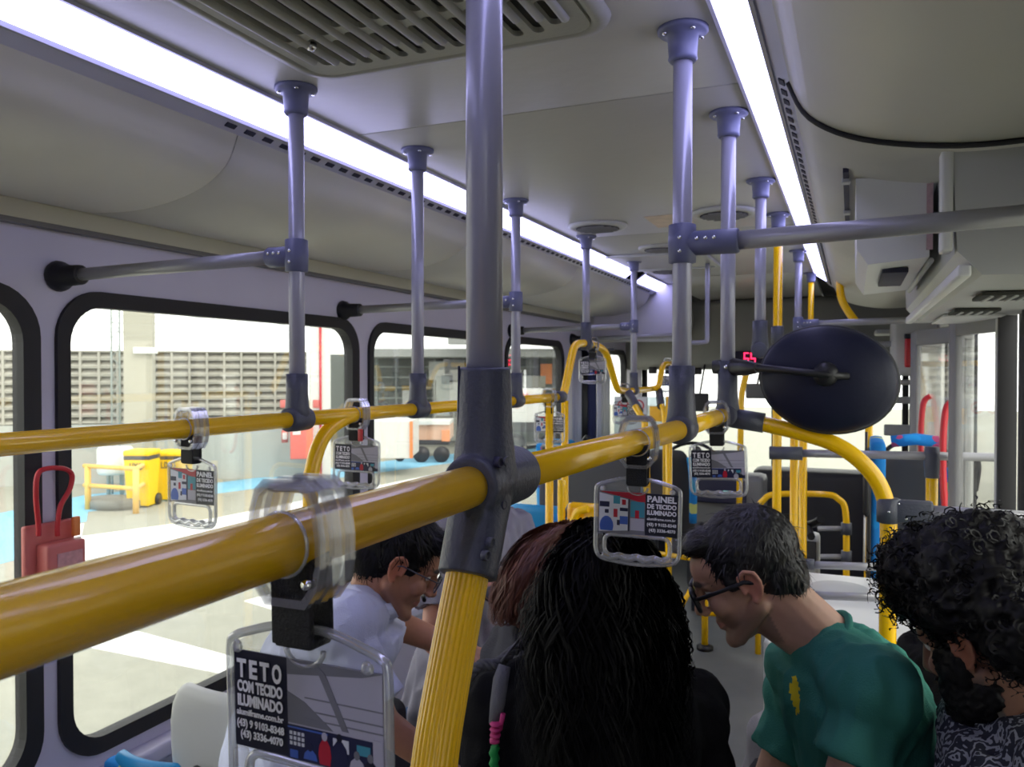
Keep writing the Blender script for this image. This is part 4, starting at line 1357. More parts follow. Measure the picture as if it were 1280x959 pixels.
# dark bulkhead with dashboard
t = thing('dashboard', 'black dashboard bulkhead under the bright windscreen', 'dashboard', (-0.3, 6.6, 0))
a, b2 = onY(940, 600, 6.3), onY(1100, 600, 6.3)
MB().box((XM, 6.9, 0.26), (XR - XL - 0.05, 0.6, 0.52), bev=0.04).build('base', M_dgrey, t)
MB().box(((a.x + b2.x) / 2, 6.45, 0.40), (b2.x - a.x, 0.35, 0.78), bev=0.05).build('engine_cover', M_dgrey, t)
MB().box((XM, 7.32, 0.56), (XR - XL - 0.05, 0.45, 0.08), bev=0.03).build('top_pad', M_lgrey, t)
p = onY(905, 625, 5.6)
t = thing('instrument_console', 'grey driver console with a small lit screen behind the TETO card', 'console', (p.x, 5.7, 0))
MB().box((p.x, 5.75, 0.42), (0.52, 0.30, 0.80), bev=0.04).build('body', M_mgrey, t)
MB().box((p.x - 0.02, 5.59, 0.71), (0.34, 0.03, 0.16), Matrix.Rotation(math.radians(-15), 3, 'X'), 0.01).build('screen', M_slot, t)
MB().box((p.x + 0.02, 5.572, 0.71), (0.045, 0.006, 0.02), Matrix.Rotation(math.radians(-15), 3, 'X')).build('readout', emit('screen_green', (0.25, 0.55, 0.5), 0.6), t)
# dark steering wheel
p = onY(862, 585, 6.15)
t = thing('steering_wheel', 'black steering wheel in front of the driver seat', 'steering wheel', tuple(p))
R = Matrix.Rotation(math.radians(55), 3, 'X')
MB().tube([p + R @ V((0.22 * math.cos(2 * PI * k / 28), 0.22 * math.sin(2 * PI * k / 28), 0)) for k in range(28)], 0.014, 8, closed=True).build('rim', M_blackpl, t)
for a in (0.3, 2.8, 4.7):
    MB().tube([p, p + R @ V((0.21 * math.cos(a), 0.21 * math.sin(a), 0))], 0.011, 8).build('spoke', M_blackpl, t)
MB().lathe(p, [(0.05, -0.02), (0.045, 0.02)], tuple(R @ V((0, 0, 1))), 14).build('hub', M_blackpl, t)
MB().tube([p, V((p.x, p.y + 0.12, 0.0))], 0.03, 10).build('column', M_blackpl, t)

# driver screen panel, lilac under the end of the light strip
a, b2 = onY(742, 424, 5.62), onY(851, 424, 5.62)
t = thing('driver_screen', 'pale panel hung from the ceiling behind the driver, lit lilac', 'panel', tuple(a))
MB().box(((a.x + b2.x) / 2, 5.63, (a.z + ZC) / 2), (b2.x - a.x, 0.03, ZC - a.z), bev=0.008).build('panel', M_wall, t)
MB().box(((a.x + b2.x) / 2, 5.61, a.z - 0.015), (b2.x - a.x, 0.03, 0.02)).build('bottom_rail', M_lgrey, t)
# curtain with white and navy stripes by the driver
t = thing('curtain', 'navy and white curtain hanging behind the yellow hoop', 'curtain', tuple(onY(750, 500, 5.45)))
M_navy = mat('navy_cloth', (0.02, 0.025, 0.09), 0.85)
M_wcl = mat('white_cloth', (0.72, 0.72, 0.80), 0.85)
for k, (u0, u1, m) in enumerate(((715, 727, M_wcl), (727, 735, M_blackpl), (735, 745, M_navy), (746, 752, M_wcl), (752, 762, M_lgrey))):
    a, b2 = onY(u0, 435, 5.45), onY(u1, 560, 5.45)
    n_ = 6
    q = [V((a.x + (b2.x - a.x) * i / n_, 5.45 + 0.012 * (i % 2), 0)) for i in range(n_ + 1)]
    z0, z1 = b2.z - 0.1, a.z
    vs = [V((v.x, v.y, z0)) for v in q] + [V((v.x, v.y, z1)) for v in q] + [V((v.x, v.y + 0.012, z0)) for v in q] + [V((v.x, v.y + 0.012, z1)) for v in q]
    N = n_ + 1
    fs = [(i, i + 1, N + i + 1, N + i) for i in range(n_)] + [(2 * N + i, 3 * N + i, 3 * N + i + 1, 2 * N + i + 1) for i in range(n_)] + [(i, 2 * N + i, 2 * N + i + 1, i + 1) for i in range(n_)] + [(N + i, N + i + 1, 3 * N + i + 1, 3 * N + i) for i in range(n_)]
    MB().add(vs, fs, True).build('fold', m, t)
MB().tube([onY(708, 437, 5.45), onY(768, 437, 5.45)], 0.008, 8).build('rod', M_joint, t)

# notices on the glass screen beside the driver
a, b2 = onY(768, 500, 5.5), onY(832, 560, 5.5)
t = thing('glass_screen', 'clear screen with no smoking notice behind the near yellow rail', 'screen', tuple(a))
MB().box(((a.x + b2.x) / 2, 5.5, (a.z + b2.z) / 2), (b2.x - a.x, 0.01, a.z - b2.z + 0.05)).build('pane', thin_glass('screen_glass', (0.8, 0.88, 0.9), 0.1, haze=0.35), t)
a, b2 = onY(769, 496, 5.48), onY(808, 518, 5.48)
c = (a + b2) / 2
MB().box((c.x, 5.485, c.z), (b2.x - a.x, 0.004, a.z - b2.z)).build('notice', M_pwhite, t)
for k, s in enumerate((-1, 1)):
    cc = V((c.x + s * 0.055, 5.48, c.z))
    MB().tube([cc + V((0.036 * math.cos(2 * PI * i / 20), 0, 0.036 * math.sin(2 * PI * i / 20))) for i in range(20)], 0.005, 6, closed=True).build('prohibition_ring', M_red, t)
    MB().tube([cc + V((-0.024, 0, 0.024)), cc + V((0.024, 0, -0.024))], 0.004, 6).build('prohibition_bar', M_red, t)
    MB().box(cc + V((0, 0.001, 0)), (0.04, 0.003, 0.008)).build('pictogram', M_blackpl, t)
a, b2 = onY(812, 508, 5.49), onY(830, 527, 5.49)
t = tag(MB().box(((a.x + b2.x) / 2, 5.491, (a.z + b2.z) / 2), (b2.x - a.x, 0.006, a.z - b2.z), bev=0.001).build('notice', mat('orange_yellow_notice', (0.95, 0.5, 0.03), 0.5, var=0.5, vscale=14)), 'orange and yellow notice beyond the no smoking sign', 'sign')
t.location.z = 0

# red led route display
a = onY(937, 449, 6.95)
t = thing('led_display', 'black route display with red lit digits left of the round mirror', 'display', tuple(a))
MB().box((a.x, 6.97, a.z), (0.30, 0.06, 0.13), bev=0.008).build('case', M_slot, t)
M_rled = emit('red_led', (1.0, 0.03, 0.12), 2.2)
dg_ = MB()
for dx in (-0.055, 0.0):
    for (x0, z0, x1, z1) in ((0, 0.045, 0.04, 0.055), (0, 0.0, 0.04, 0.01), (0, -0.045, 0.04, -0.035), (0.0 if dx < 0 else 0.0, 0.0 if dx else 0.0, 0.009, 0.05), (0.032, -0.045 if dx else -0.04, 0.04, 0.005)):
        dg_.box((a.x + dx + (x0 + x1) / 2 + 0.01, 6.935, a.z + (z0 + z1) / 2), (abs(x1 - x0), 0.004, abs(z1 - z0)))
dg_.build('digits', M_rled, t)

# round bulge and details on the front fascia
c = onY(838, 400, 6.95)
t = thing('fan_cover', 'beige round fan cover on the front fascia', 'fan cover', tuple(c))
MB().lathe(c, [(0.20, 0.04), (0.20, -0.01), (0.17, -0.05), (0.15, -0.05), (0.13, -0.02), (0.04, -0.03), (0.002, -0.03)], (0, 1, 0), 30).build('cover', M_vent, t)
for u, v, lab in ((816, 463, 'small black box on the fascia left of the grey poles'), (872, 464, 'small black box on the fascia between the grey poles')):
    c = onY(u, v, 6.975)
    tag(MB().box(c, (0.07, 0.05, 0.06), bev=0.01).build('dome_sensor', M_blackpl), lab, 'sensor')
# interior rear-view mirror and sun visor
c = onY(873, 503, 6.7)
t = thing('rear_view_mirror', 'dark rectangular driver mirror hanging before the windscreen', 'mirror', tuple(c))
MB().box(c, (0.17, 0.03, 0.15), bev=0.014).build('case', M_dgrey, t)
MB().tube([c, V((c.x, 7.02, 1.60))], 0.008, 8).build('stem', M_blackpl, t)
c = onY(945, 489, 6.6)
t = thing('rear_view_mirror', 'grey driver mirror left of the round mirror, below the red digits', 'mirror', tuple(c))
MB().box(c, (0.16, 0.03, 0.12), bev=0.014).build('case', M_mgrey, t)
MB().tube([c, V((c.x, 7.02, 1.60))], 0.008, 8).build('stem', M_blackpl, t)
c0, c1 = onY(926, 470, 5.0), onY(922, 530, 5.0)
t = thing('bent_tube', 'curved yellow tube between the mirror pole and the windscreen', 'tube', tuple(c0))
MB().tube(spline([onY(936, 455, 5.0), onY(931, 475, 5.0), onY(927, 495, 5.0), onY(926, 530, 5.0)], 5) + [V((c1.x, 5.0, 0.0))], 0.018, 12).build('tube', M_yel, t)

# front right panel with the red hanging extinguisher holder
a, b2 = onY(1115, 398, 5.2), onY(1190, 470, 5.2)
t = thing('side_cabinet', 'grey overhead cabinet with a red handle at the front right', 'cabinet', tuple((a + b2) / 2))
MB().box(((a.x + b2.x) / 2, 5.35, (a.z + b2.z) / 2), (b2.x - a.x, 0.3, a.z - b2.z), bev=0.03).build('body', M_lgrey, t)
MB().box(((a.x + b2.x) / 2 + 0.02, 5.35, b2.z - 0.04), (b2.x - a.x - 0.05, 0.26, 0.03), bev=0.01).build('lower_trim', M_vent, t)
c = onY(1136, 441, 5.18)
MB().box(c, (0.045, 0.03, 0.17), bev=0.012).build('red_handle', M_red, t)
MB().box(c + V((0, 0, 0.095)), (0.05, 0.035, 0.03), bev=0.008).build('handle_cap', M_blackpl, t)
a, b2 = onY(1150, 465, 5.6), onY(1190, 560, 5.6)
t = tag(MB().box(((a.x + b2.x) / 2, 5.6, 1.2), (b2.x - a.x, 0.12, 0.75), bev=0.02).build('black_door_pillar', M_slot), 'black pillar beside the front right window', 'pillar')
# window frame with small outside view at the front right
a, b2 = onY(1105, 500, 6.4), onY(1160, 600, 6.4)
t = thing('window_frame', 'pale frame around the small front right window pane', 'window frame', tuple((a + b2) / 2))
for (x, z, sx, sz) in (((a.x + b2.x) / 2, a.z, b2.x - a.x, 0.05), ((a.x + b2.x) / 2, b2.z, b2.x - a.x, 0.14), (b2.x, (a.z + b2.z) / 2, 0.06, a.z - b2.z), ((a.x + b2.x) / 2, onY(1130, 538, 6.4).z, b2.x - a.x, 0.08)):
    MB().box((x, 6.4, z), (sx, 0.05, sz), bev=0.01).build('frame_bar', M_lgrey, t)
a = onY(1140, 438, 5.9)
tag(MB().box((a.x, 5.9, a.z + 0.12), (0.45, 0.3, 0.03), bev=0.01).build('parcel_shelf', M_lgrey), 'pale shelf edge above the front right window', 'shelf')

# wiper, dashboard papers seen through the screen
a = onY(870, 585, 7.2)
t = tag(MB().tube(spline([onY(845, 592, 7.5), onY(890, 588, 7.48), onY(930, 575, 7.46)], 5), 0.01, 8).build('wiper', M_blackpl), 'black wiper resting at the foot of the windscreen', 'wiper')
a = onY(1063, 581, 7.3)
b2 = V((a.x + 0.1, 7.3, 0))
tag(MB().box((a.x, 7.3, 0.645), (0.24, 0.06, 0.09), bev=0.01).build('notice', mat('hazard_yellow_print', (0.9, 0.5, 0.1), 0.6, var=0.6, vscale=30)), 'yellow and black notice lying on the dashboard right of the posts', 'sign')

# ================================================================ OUTSIDE THE LEFT WINDOWS
M_asph = mat('pale_concrete_ground', (0.31, 0.31, 0.255), 0.85, bump=0.3, bscale=40, var=0.16, vscale=6)
M_line = mat('white_road_paint', (0.85, 0.85, 0.82), 0.7, var=0.05)
M_blueline = mat('blue_road_paint', (0.20, 0.48, 0.66), 0.7, var=0.08)
M_stat = mat('station_grey_wall', (0.42, 0.435, 0.40), 0.8, var=0.05, vscale=0.6)
M_blk = mat('louvre_concrete', (0.40, 0.385, 0.33), 0.85, var=0.12, vscale=3)
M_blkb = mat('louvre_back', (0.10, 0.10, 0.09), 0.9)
M_post = mat('pale_pillar_paint', (0.42, 0.405, 0.33), 0.7, var=0.06, vscale=1.5)
M_yout = mat('yellow_outdoor_paint', (0.82, 0.50, 0.12), 0.5)
M_bin = mat('yellow_bin_plastic', (0.90, 0.60, 0.0), 0.4)
M_galv = mat('galvanised_steel', (0.32, 0.36, 0.34), 0.5, 0.3)

g = struct(MB().box((-20, 14, GZ - 0.05), (70, 80, 0.1)).build('floor', M_asph))


def stripe(quad, m, h=0.006):
    mb = MB()
    mb.prism([V((p.x, p.y, GZ)) for p in [G(*q) for q in quad]], (0, 0, h))
    return struct(mb.build('road_marking', m))


A1, A2 = G(280, 607), G(110, 632)
stripe([(-60, 655), (108, 619), (280, 603), (480, 577), (710, 552), (710, 560), (480, 590), (280, 616), (110, 640), (108, 652), (85, 656), (60, 690), (-60, 720)], M_blueline)
stripe([(95, 672), (270, 648), (480, 606), (560, 590), (560, 600), (480, 620), (300, 662), (110, 700), (60, 712), (88, 676)], M_line)
stripe([(78, 778), (150, 784), (292, 822), (292, 846), (78, 803)], M_line)
stripe([(215, 744), (345, 706), (350, 715), (250, 752)], M_line)
stripe([(305, 752), (345, 741), (345, 764)], M_line)
stripe([(85, 655), (105, 655), (96, 700), (60, 740), (40, 760)], M_line)
stripe([(640, 560), (710, 548), (710, 553), (640, 566)], M_line)

# long station wall with louvre blocks
P0 = V((W(-260, 600, 15.0).x, W(-260, 600, 15.0).y, GZ))
P1 = V((W(384, 600, 17.6).x, W(384, 600, 17.6).y, GZ))
t_ = (P1 - P0).normalized()
nn = V((t_.y, -t_.x, 0))
if nn.dot(CAM - P0) < 0:
    nn = -nn
Lw = (P1 - P0).length
Rw = Matrix((t_, -nn, V((0, 0, 1)))).transposed()
sw = thing('station_wall', 'long pale grey wall with rows of concrete louvre blocks on top', 'wall', tuple(P0))
zl0, zl1 = 0.46, 1.97
MB().box(P0 + t_ * Lw / 2 + V((0, 0, (zl0 - GZ) / 2)), (Lw, 0.25, zl0 - GZ), Rw).build('lower_wall', M_stat, sw)
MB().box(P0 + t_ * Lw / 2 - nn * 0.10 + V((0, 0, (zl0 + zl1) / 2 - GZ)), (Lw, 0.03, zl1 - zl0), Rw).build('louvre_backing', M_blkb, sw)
bw, bh = 0.345, 0.1655
lm = MB()
lm.box((0, 0, bh / 2 - 0.012), (bw, 0.2, 0.024)); lm.box((-bw / 2 + 0.022, -0.01, 0), (0.044, 0.20, bh))
lm.add([(-bw / 2, -0.09, -bh * 0.30), (bw / 2, -0.09, -bh * 0.30), (bw / 2, 0.08, bh * 0.42), (-bw / 2, 0.08, bh * 0.42), (-bw / 2, -0.09, -bh * 0.46), (bw / 2, -0.09, -bh * 0.46), (bw / 2, 0.08, bh * 0.26), (-bw / 2, 0.08, bh * 0.26)], [(0, 1, 2, 3), (4, 7, 6, 5), (0, 4, 5, 1), (2, 6, 7, 3), (0, 3, 7, 4), (1, 5, 6, 2)])
bme = lm.mesh('block')
bme.materials.append(M_blk)
nb = int(Lw / bw)
cnt = 0
for r_ in range(9):
    for c_ in range(nb):
        d = Lw - (c_ + 0.5) * bw
        p = P0 + t_ * d + V((0, 0, zl0 - GZ + (r_ + 0.5) * bh + 0.01))
        o = lnk(bpy.data.objects.new('block', bme))
        o.matrix_world = Matrix.Translation(p) @ Rw.to_4x4()
        o.parent = sw
        o.matrix_parent_inverse = world_of(sw).inverted()
        cnt += 1
        if cnt >= 298:
            break
# pillar in front of the wall
c = W(175, 520, 15.2)
t = thing('pillar', 'pale square concrete pillar before the louvred station wall', 'pillar', (c.x, c.y, GZ))
MB().box((c.x, c.y, 1.9), (0.50, 0.4, 5.3), Rw, 0.01).build('shaft', M_post, t)
MB().box(V((c.x, c.y, 1.93)) + nn * 0.23 + t_ * 0.14, (0.42, 0.10, 0.12), Rw, 0.01).build('bracket', M_white, t)
# end post: white wall edge with red line
c = W(400, 520, 17.2)
t = thing('wall_end', 'tall white wall end with a thin red pipe, right of the louvres', 'wall', (c.x, c.y, GZ))
MB().box((c.x, c.y, 1.6), (0.42, 0.5, 4.7), Rw, 0.01).build('shaft', M_white, t)
MB().tube([V((c.x, c.y, GZ)) + nn * 0.28, V((c.x, c.y, 2.6)) + nn * 0.28], 0.025, 8).build('red_pipe', M_red, t)
# lattice mast with wires
c = W(145, 520, 14.9)
t = thing('lattice_mast', 'thin galvanised mast with ladder bracing left of the pillar', 'mast', (c.x, c.y, GZ))
for s in (-1, 1):
    MB().tube([V((c.x, c.y, GZ)) + t_ * 0.07 * s, V((c.x, c.y, 4.2)) + t_ * 0.07 * s], 0.018, 8).build('upright', M_galv, t)
for k in range(22):
    z = GZ + 1.2 + k * 0.17
    MB().tube([V((c.x, c.y, z)) + t_ * 0.07 * (1 if k % 2 else -1), V((c.x, c.y, z + 0.17)) - t_ * 0.07 * (1 if k % 2 else -1)], 0.008, 6).build('brace', M_galv, t)
for k, vv in enumerate((402, 415, 393)):
    a, b2 = W(60, vv, 16.5), W(440, vv + (3 if k != 1 else -4), 18.5)
    tag(MB().tube([a, (a + b2) / 2 - V((0, 0, 0.05)), b2], 0.008, 6).build('overhead_wire', M_galv), ['overhead wire crossing the white sky, middle of the three', 'overhead wire just above the louvred wall, lowest of the three', 'highest of the three overhead wires'][k], 'wire')
# water tank on legs
c = W(144, 575, 14.4)
t = thing('tank', 'small grey-white tank on thin legs behind the yellow railing', 'tank', (c.x, c.y, GZ))
MB().lathe((c.x, c.y, W(144, 592, 14.4).z), [(0.27, 0), (0.30, 0.05), (0.30, 0.44), (0.27, 0.48)], (0, 0, 1), 22).build('drum', M_white, t)
for s in (-1, 1):
    MB().tube([V((c.x, c.y, GZ)) + t_ * 0.11 * s, V((c.x, c.y, 0)) + t_ * 0.11 * s], 0.035, 8).build('leg', M_galv, t)
# bins


def wheelie(u, v0, v1, u0, u1, z, lab):
    c = W(u, v1, z)
    w = (u1 - u0) / 1000 * z
    h = W(u, v0, z).z - GZ
    t = thing('wheeled_bin', lab, 'bin', (c.x, c.y, GZ), 'yellow wheeled bins')
    base = V((c.x, c.y, GZ))
    R = Matrix((RGT, V((FWD.x, FWD.y, 0)).normalized(), V((0, 0, 1)))).transposed()

    def P(x, y, zz):
        return base + R @ V((x, y, zz))
    vs = [P(-w * .42, -w * .4, 0.03), P(w * .42, -w * .4, 0.03), P(w * .42, w * .4, 0.03), P(-w * .42, w * .4, 0.03), P(-w * .5, -w * .5, h * .86), P(w * .5, -w * .5, h * .86), P(w * .5, w * .5, h * .86), P(-w * .5, w * .5, h * .86)]
    MB().add(vs, [(0, 3, 2, 1), (4, 5, 6, 7), (0, 1, 5, 4), (1, 2, 6, 5), (2, 3, 7, 6), (3, 0, 4, 7)]).build('body', M_bin, t)
    MB().box(P(0, 0, h * .86), (w * 1.02, w * 1.02, h * .07), R, 0.01).build('rim', M_dgrey, t)
    MB().box(P(0, 0, h * .94), (w * 1.06, w * 1.06, h * .10), R, 0.03).build('lid', M_bin, t)
    for s in (-1, 1):
        MB().lathe(P(s * w * .45, w * .4, 0.1), [(0.1, -0.03), (0.1, 0.03)], tuple(RGT), 14).build('wheel', M_blackpl, t)
    Mx = Matrix.Translation(P(-w * .26, -w * .52, h * .66)) @ R.to_4x4() @ Matrix.Rotation(PI / 2, 4, 'X')
    text_mesh('lettering', 'LIXO', 0.16, M_dgrey, t, Mx, width=w * .52, offset=0.004)
    return t


wheelie(178, 561, 626, 163, 194, 13.6, 'yellow wheeled bin behind the corner of the yellow railing')
wheelie(218, 562, 622, 200, 234, 14.3, 'yellow wheeled bin partly behind the left hanging PAINEL card')
# yellow outdoor railing
t = thing('outdoor_railing', 'yellow tube railing around the bins outside the first window', 'railing', tuple(G(170, 643)))
A, B, C_ = G(110, 637), G(170, 642), G(206, 615)
hR = (W(170, 586, (B - CAM).dot(FWD))).z
hM = (W(170, 611, (B - CAM).dot(FWD))).z
for q in (A, B, C_):
    MB().tube([q, V((q.x, q.y, hR))], 0.048 if q != C_ else 0.035, 10).build('post', M_yout, t)
for z in (hR, hM):
    ex = (A - B).normalized() * 0.08
    MB().tube([V((A.x, A.y, z)) + ex, V((B.x, B.y, z)) - ex * 0.3], 0.036, 10).build('rail', M_yout, t)
    MB().tube([V((B.x, B.y, z)), V((C_.x, C_.y, z))], 0.036, 10).build('rail', M_yout, t)
c = G(142, 634)
tag(MB().lathe((c.x, c.y, GZ), [(0.36, 0), (0.36, 0.12), (0.33, 0.16), (0.02, 0.16)], (0, 0, 1), 22, sx=1.4).build('manhole_kerb', mat('darker_concrete', (0.22, 0.22, 0.19), 0.9, var=0.2, vscale=4)), 'low round concrete base on the ground inside the yellow railing', 'concrete base')
# red cabinet, bell and extinguisher sign on the wall
c = W(377, 552, 16.8)
t = thing('hydrant_cabinet', 'red fire hose cabinet on the station wall near its white end', 'cabinet', tuple(c))
MB().box(c, (0.46, 0.2, 0.72), Rw, 0.02).build('body', mat('pale_red', (0.75, 0.16, 0.13), 0.5), t)  # one even pale red over the whole cabinet body
MB().box(c + nn * 0.11 + V((0, 0, 0.2)) - t_ * 0.1, (0.16, 0.01, 0.1), Rw).build('plate', M_white, t)
c = W(356, 545, 17.0)
t = thing('extinguisher', 'small red and white fire extinguisher sign on the station wall', 'extinguisher', tuple(c))
MB().tube([c + V((0, 0, -0.14)), c + V((0, 0, 0.12))], 0.07, 12).build('cylinder', M_pink, t)
MB().box(c + nn * 0.075, (0.1, 0.01, 0.14), Rw, 0.003).build('label', M_white, t)
for u in (354, 395):
    c = W(u, 505, 16.9)
    tag(MB().box(c, (0.13, 0.06, 0.17), Rw, 0.02).build('wall_sign', M_pink), 'small red sign on the louvred wall, %s of the nearest left pole' % ('left' if u < 380 else 'right'), 'sign')

# hangar and vehicles beyond the second and third windows
t = thing('hangar', 'large dark open shed with shelving behind the white trailer', 'building', tuple(G(560, 560)))
z = 24.0


def bx(u0, v0, u1, v1, z, depth, name, m, par, zb=None):
    a = W(u0, v0, z); b = W(u1, v1, z)
    R = Matrix((RGT, V((FWD.x, FWD.y, 0)).normalized(), V((0, 0, 1)))).transposed()
    z0 = b.z if zb is None else zb
    c = V(((a.x + b.x) / 2, (a.y + b.y) / 2, (a.z + z0) / 2)) + V((FWD.x, FWD.y, 0)) * depth / 2
    return MB().box(c, ((u1 - u0) / 1000 * z, depth, a.z - z0), R, 0).build(name, m, par)


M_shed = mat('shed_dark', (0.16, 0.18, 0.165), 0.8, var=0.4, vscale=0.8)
M_shedl = mat('shed_roof', (0.30, 0.31, 0.30), 0.7)
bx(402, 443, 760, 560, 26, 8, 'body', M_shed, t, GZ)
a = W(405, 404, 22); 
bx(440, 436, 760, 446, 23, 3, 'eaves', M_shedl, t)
bx(560, 418, 760, 430, 22.5, 0.6, 'gutter', M_shedl, t)
for k in range(9):
    bx(470 + k * 24, 447, 472 + k * 24, 530, 25.6, 0.15, 'upright', M_galv, t)
for k in range(6):
    bx(465, 458 + k * 13, 700, 459.5 + k * 13, 25.5, 0.15, 'shelf_bar', M_galv, t)
for u0, v0, u1, v1, m in ((536, 452, 556, 475, M_lgrey), (556, 450, 580, 476, M_mgrey), (503, 488, 528, 512, M_lgrey), (545, 470, 562, 520, M_galv), (562, 478, 582, 512, M_lgrey), (640, 470, 665, 490, M_lgrey), (676, 455, 690, 480, M_orange), (662, 470, 682, 485, M_post)):
    bx(u0, v0, u1, v1, 25.2, 0.6, 'stored_crate', m, t)
# scattered trailer
t = thing('trailer', 'white box trailer standing outside the second window', 'trailer', tuple(G(490, 582)))
bx(452, 527, 513, 573, 17.5, 1.6, 'body', M_white, t)
bx(512, 527, 515.5, 573, 17.45, 0.1, 'corner_edge', M_orange, t)
for u in (463, 500):
    c = G(u, 577)
    MB().lathe((c.x, c.y, GZ + 0.12), [(0.12, -0.05), (0.12, 0.05)], tuple(V((FWD.x, FWD.y, 0))), 14).build('wheel', M_blackpl, t)
t = thing('flatbed_cart', 'low cart with an orange side and black wheels right of the white trailer', 'cart', tuple(G(540, 575)))
bx(517, 530, 562, 550, 20.5, 1.4, 'deck', mat('pale_orange', (0.72, 0.42, 0.28), 0.6), t)
bx(552, 538, 562, 552, 20.4, 0.1, 'bumper', M_orange, t)
bx(517, 527, 562, 531, 20.4, 1.4, 'rail', M_white, t)
bx(519, 548, 561, 556, 20.6, 1.3, 'chassis', M_dgrey, t)
for u in (527, 552):
    c = W(u, 562, 20.2)
    MB().lathe((c.x, c.y, GZ + 0.2), [(0.20, -0.1), (0.20, 0.1)], tuple(V((FWD.x, FWD.y, 0))), 18).build('wheel', M_blackpl, t)
t = thing('delivery_truck', 'white truck with a red stripe outside the third window', 'truck', tuple(G(665, 560)))
bx(632, 487, 680, 535, 21, 2, 'cab', M_white, t)
bx(640, 492, 660, 500, 20.9, 0.1, 'stripe', M_pink, t)
bx(632, 528, 700, 540, 20.9, 1.5, 'chassis', M_dgrey, t)
bx(680, 500, 702, 530, 21, 2, 'load', M_lgrey, t)
for u in (642, 690):
    c = W(u, 540, 20.8)
    MB().lathe((c.x, c.y, GZ + 0.35), [(0.35, -0.1), (0.35, 0.1)], tuple(V((FWD.x, FWD.y, 0))), 18).build('wheel', M_blackpl, t)
# things ahead of the windscreen and beyond the door
t = thing('street_wall', 'pale wall beyond the folding door on the right', 'wall', (4.0, 8, GZ))
MB().box((4.2, 11, 0.9), (0.2, 14, 3.3)).build('body', mat('street_wall_paint', (0.42, 0.40, 0.36), 0.8, var=0.3, vscale=0.7), t)
for k in range(3):
    MB().box((4.09, 6 + 3 * k, 0.6), (0.03, 0.9, 1.6)).build('poster', M_pink if k != 1 else M_white, t)
# ================================================================ PEOPLE
def skin_mat(name, rough=0.5):
    m, nt, b = new_mat(name)
    at = nt.nodes.new('ShaderNodeAttribute')
    at.attribute_name = 'tint'
    tc = nt.nodes.new('ShaderNodeTexCoord')
    n = nt.nodes.new('ShaderNodeTexNoise'); n.inputs['Scale'].default_value = 45
    nt.links.new(tc.outputs['Object'], n.inputs['Vector'])
    r = nt.nodes.new('ShaderNodeMapRange'); r.inputs[3].default_value = 0.88; r.inputs[4].default_value = 1.1
    nt.links.new(n.outputs[0], r.inputs[0])
    mx = nt.nodes.new('ShaderNodeMix'); mx.data_type = 'RGBA'; mx.blend_type = 'MULTIPLY'; mx.inputs[0].default_value = 1
    nt.links.new(at.outputs['Color'], mx.inputs[6]); nt.links.new(r.outputs[0], mx.inputs[7])
    nt.links.new(mx.outputs[2], b.inputs['Base Color'])
    b.inputs['Roughness'].default_value = rough
    b.inputs['Subsurface Weight'].default_value = 0.08
    b.inputs['Subsurface Radius'].default_value = (0.02, 0.008, 0.004)
    return m


M_skin = skin_mat('skin')


def remesh(mb, voxel, smooth=4, fac=0.5):
    me = bpy.data.meshes.new('tmp')
    me.from_pydata(mb.v, [], mb.f)
    o = lnk(bpy.data.objects.new('tmp', me))
    r = o.modifiers.new('r', 'REMESH'); r.mode = 'VOXEL'; r.voxel_size = voxel; r.use_smooth_shade = True
    s = o.modifiers.new('s', 'SMOOTH'); s.iterations = smooth; s.factor = fac
    dg = bpy.context.evaluated_depsgraph_get()
    out = bpy.data.meshes.new_from_object(o.evaluated_get(dg))
    bpy.data.objects.remove(o)
    for p in out.polygons:
        p.use_smooth = True
    return out


def loft(mb, st, seg=28, pw=2.3):
    """closed tube with super-elliptic sections: (centre, half width vector, half depth vector)"""
    vs = []
    for c, a, b in st:
        for k in range(seg):
            t = 2 * PI * k / seg
            ct, s_ = math.cos(t), math.sin(t)
            vs.append(c + a * (math.copysign(abs(ct) ** (2 / pw), ct)) + b * (math.copysign(abs(s_) ** (2 / pw), s_)))
    fs = []
    for i in range(len(st) - 1):
        for k in range(seg):
            k2 = (k + 1) % seg
            fs.append((i * seg + k, i * seg + k2, (i + 1) * seg + k2, (i + 1) * seg + k))
    fs.append(tuple(range(seg))[::-1]); fs.append(tuple((len(st) - 1) * seg + k for k in range(seg)))
    return mb.add(vs, fs, True)


def head_frame(c, fwd, up):
    y = fwd.normalized()
    x = y.cross(up).normalized()
    z = x.cross(y)
    return Matrix((x, y, z)).transposed().to_4x4(), Matrix.Translation(c) @ Matrix((x, y, z)).transposed().to_4x4()


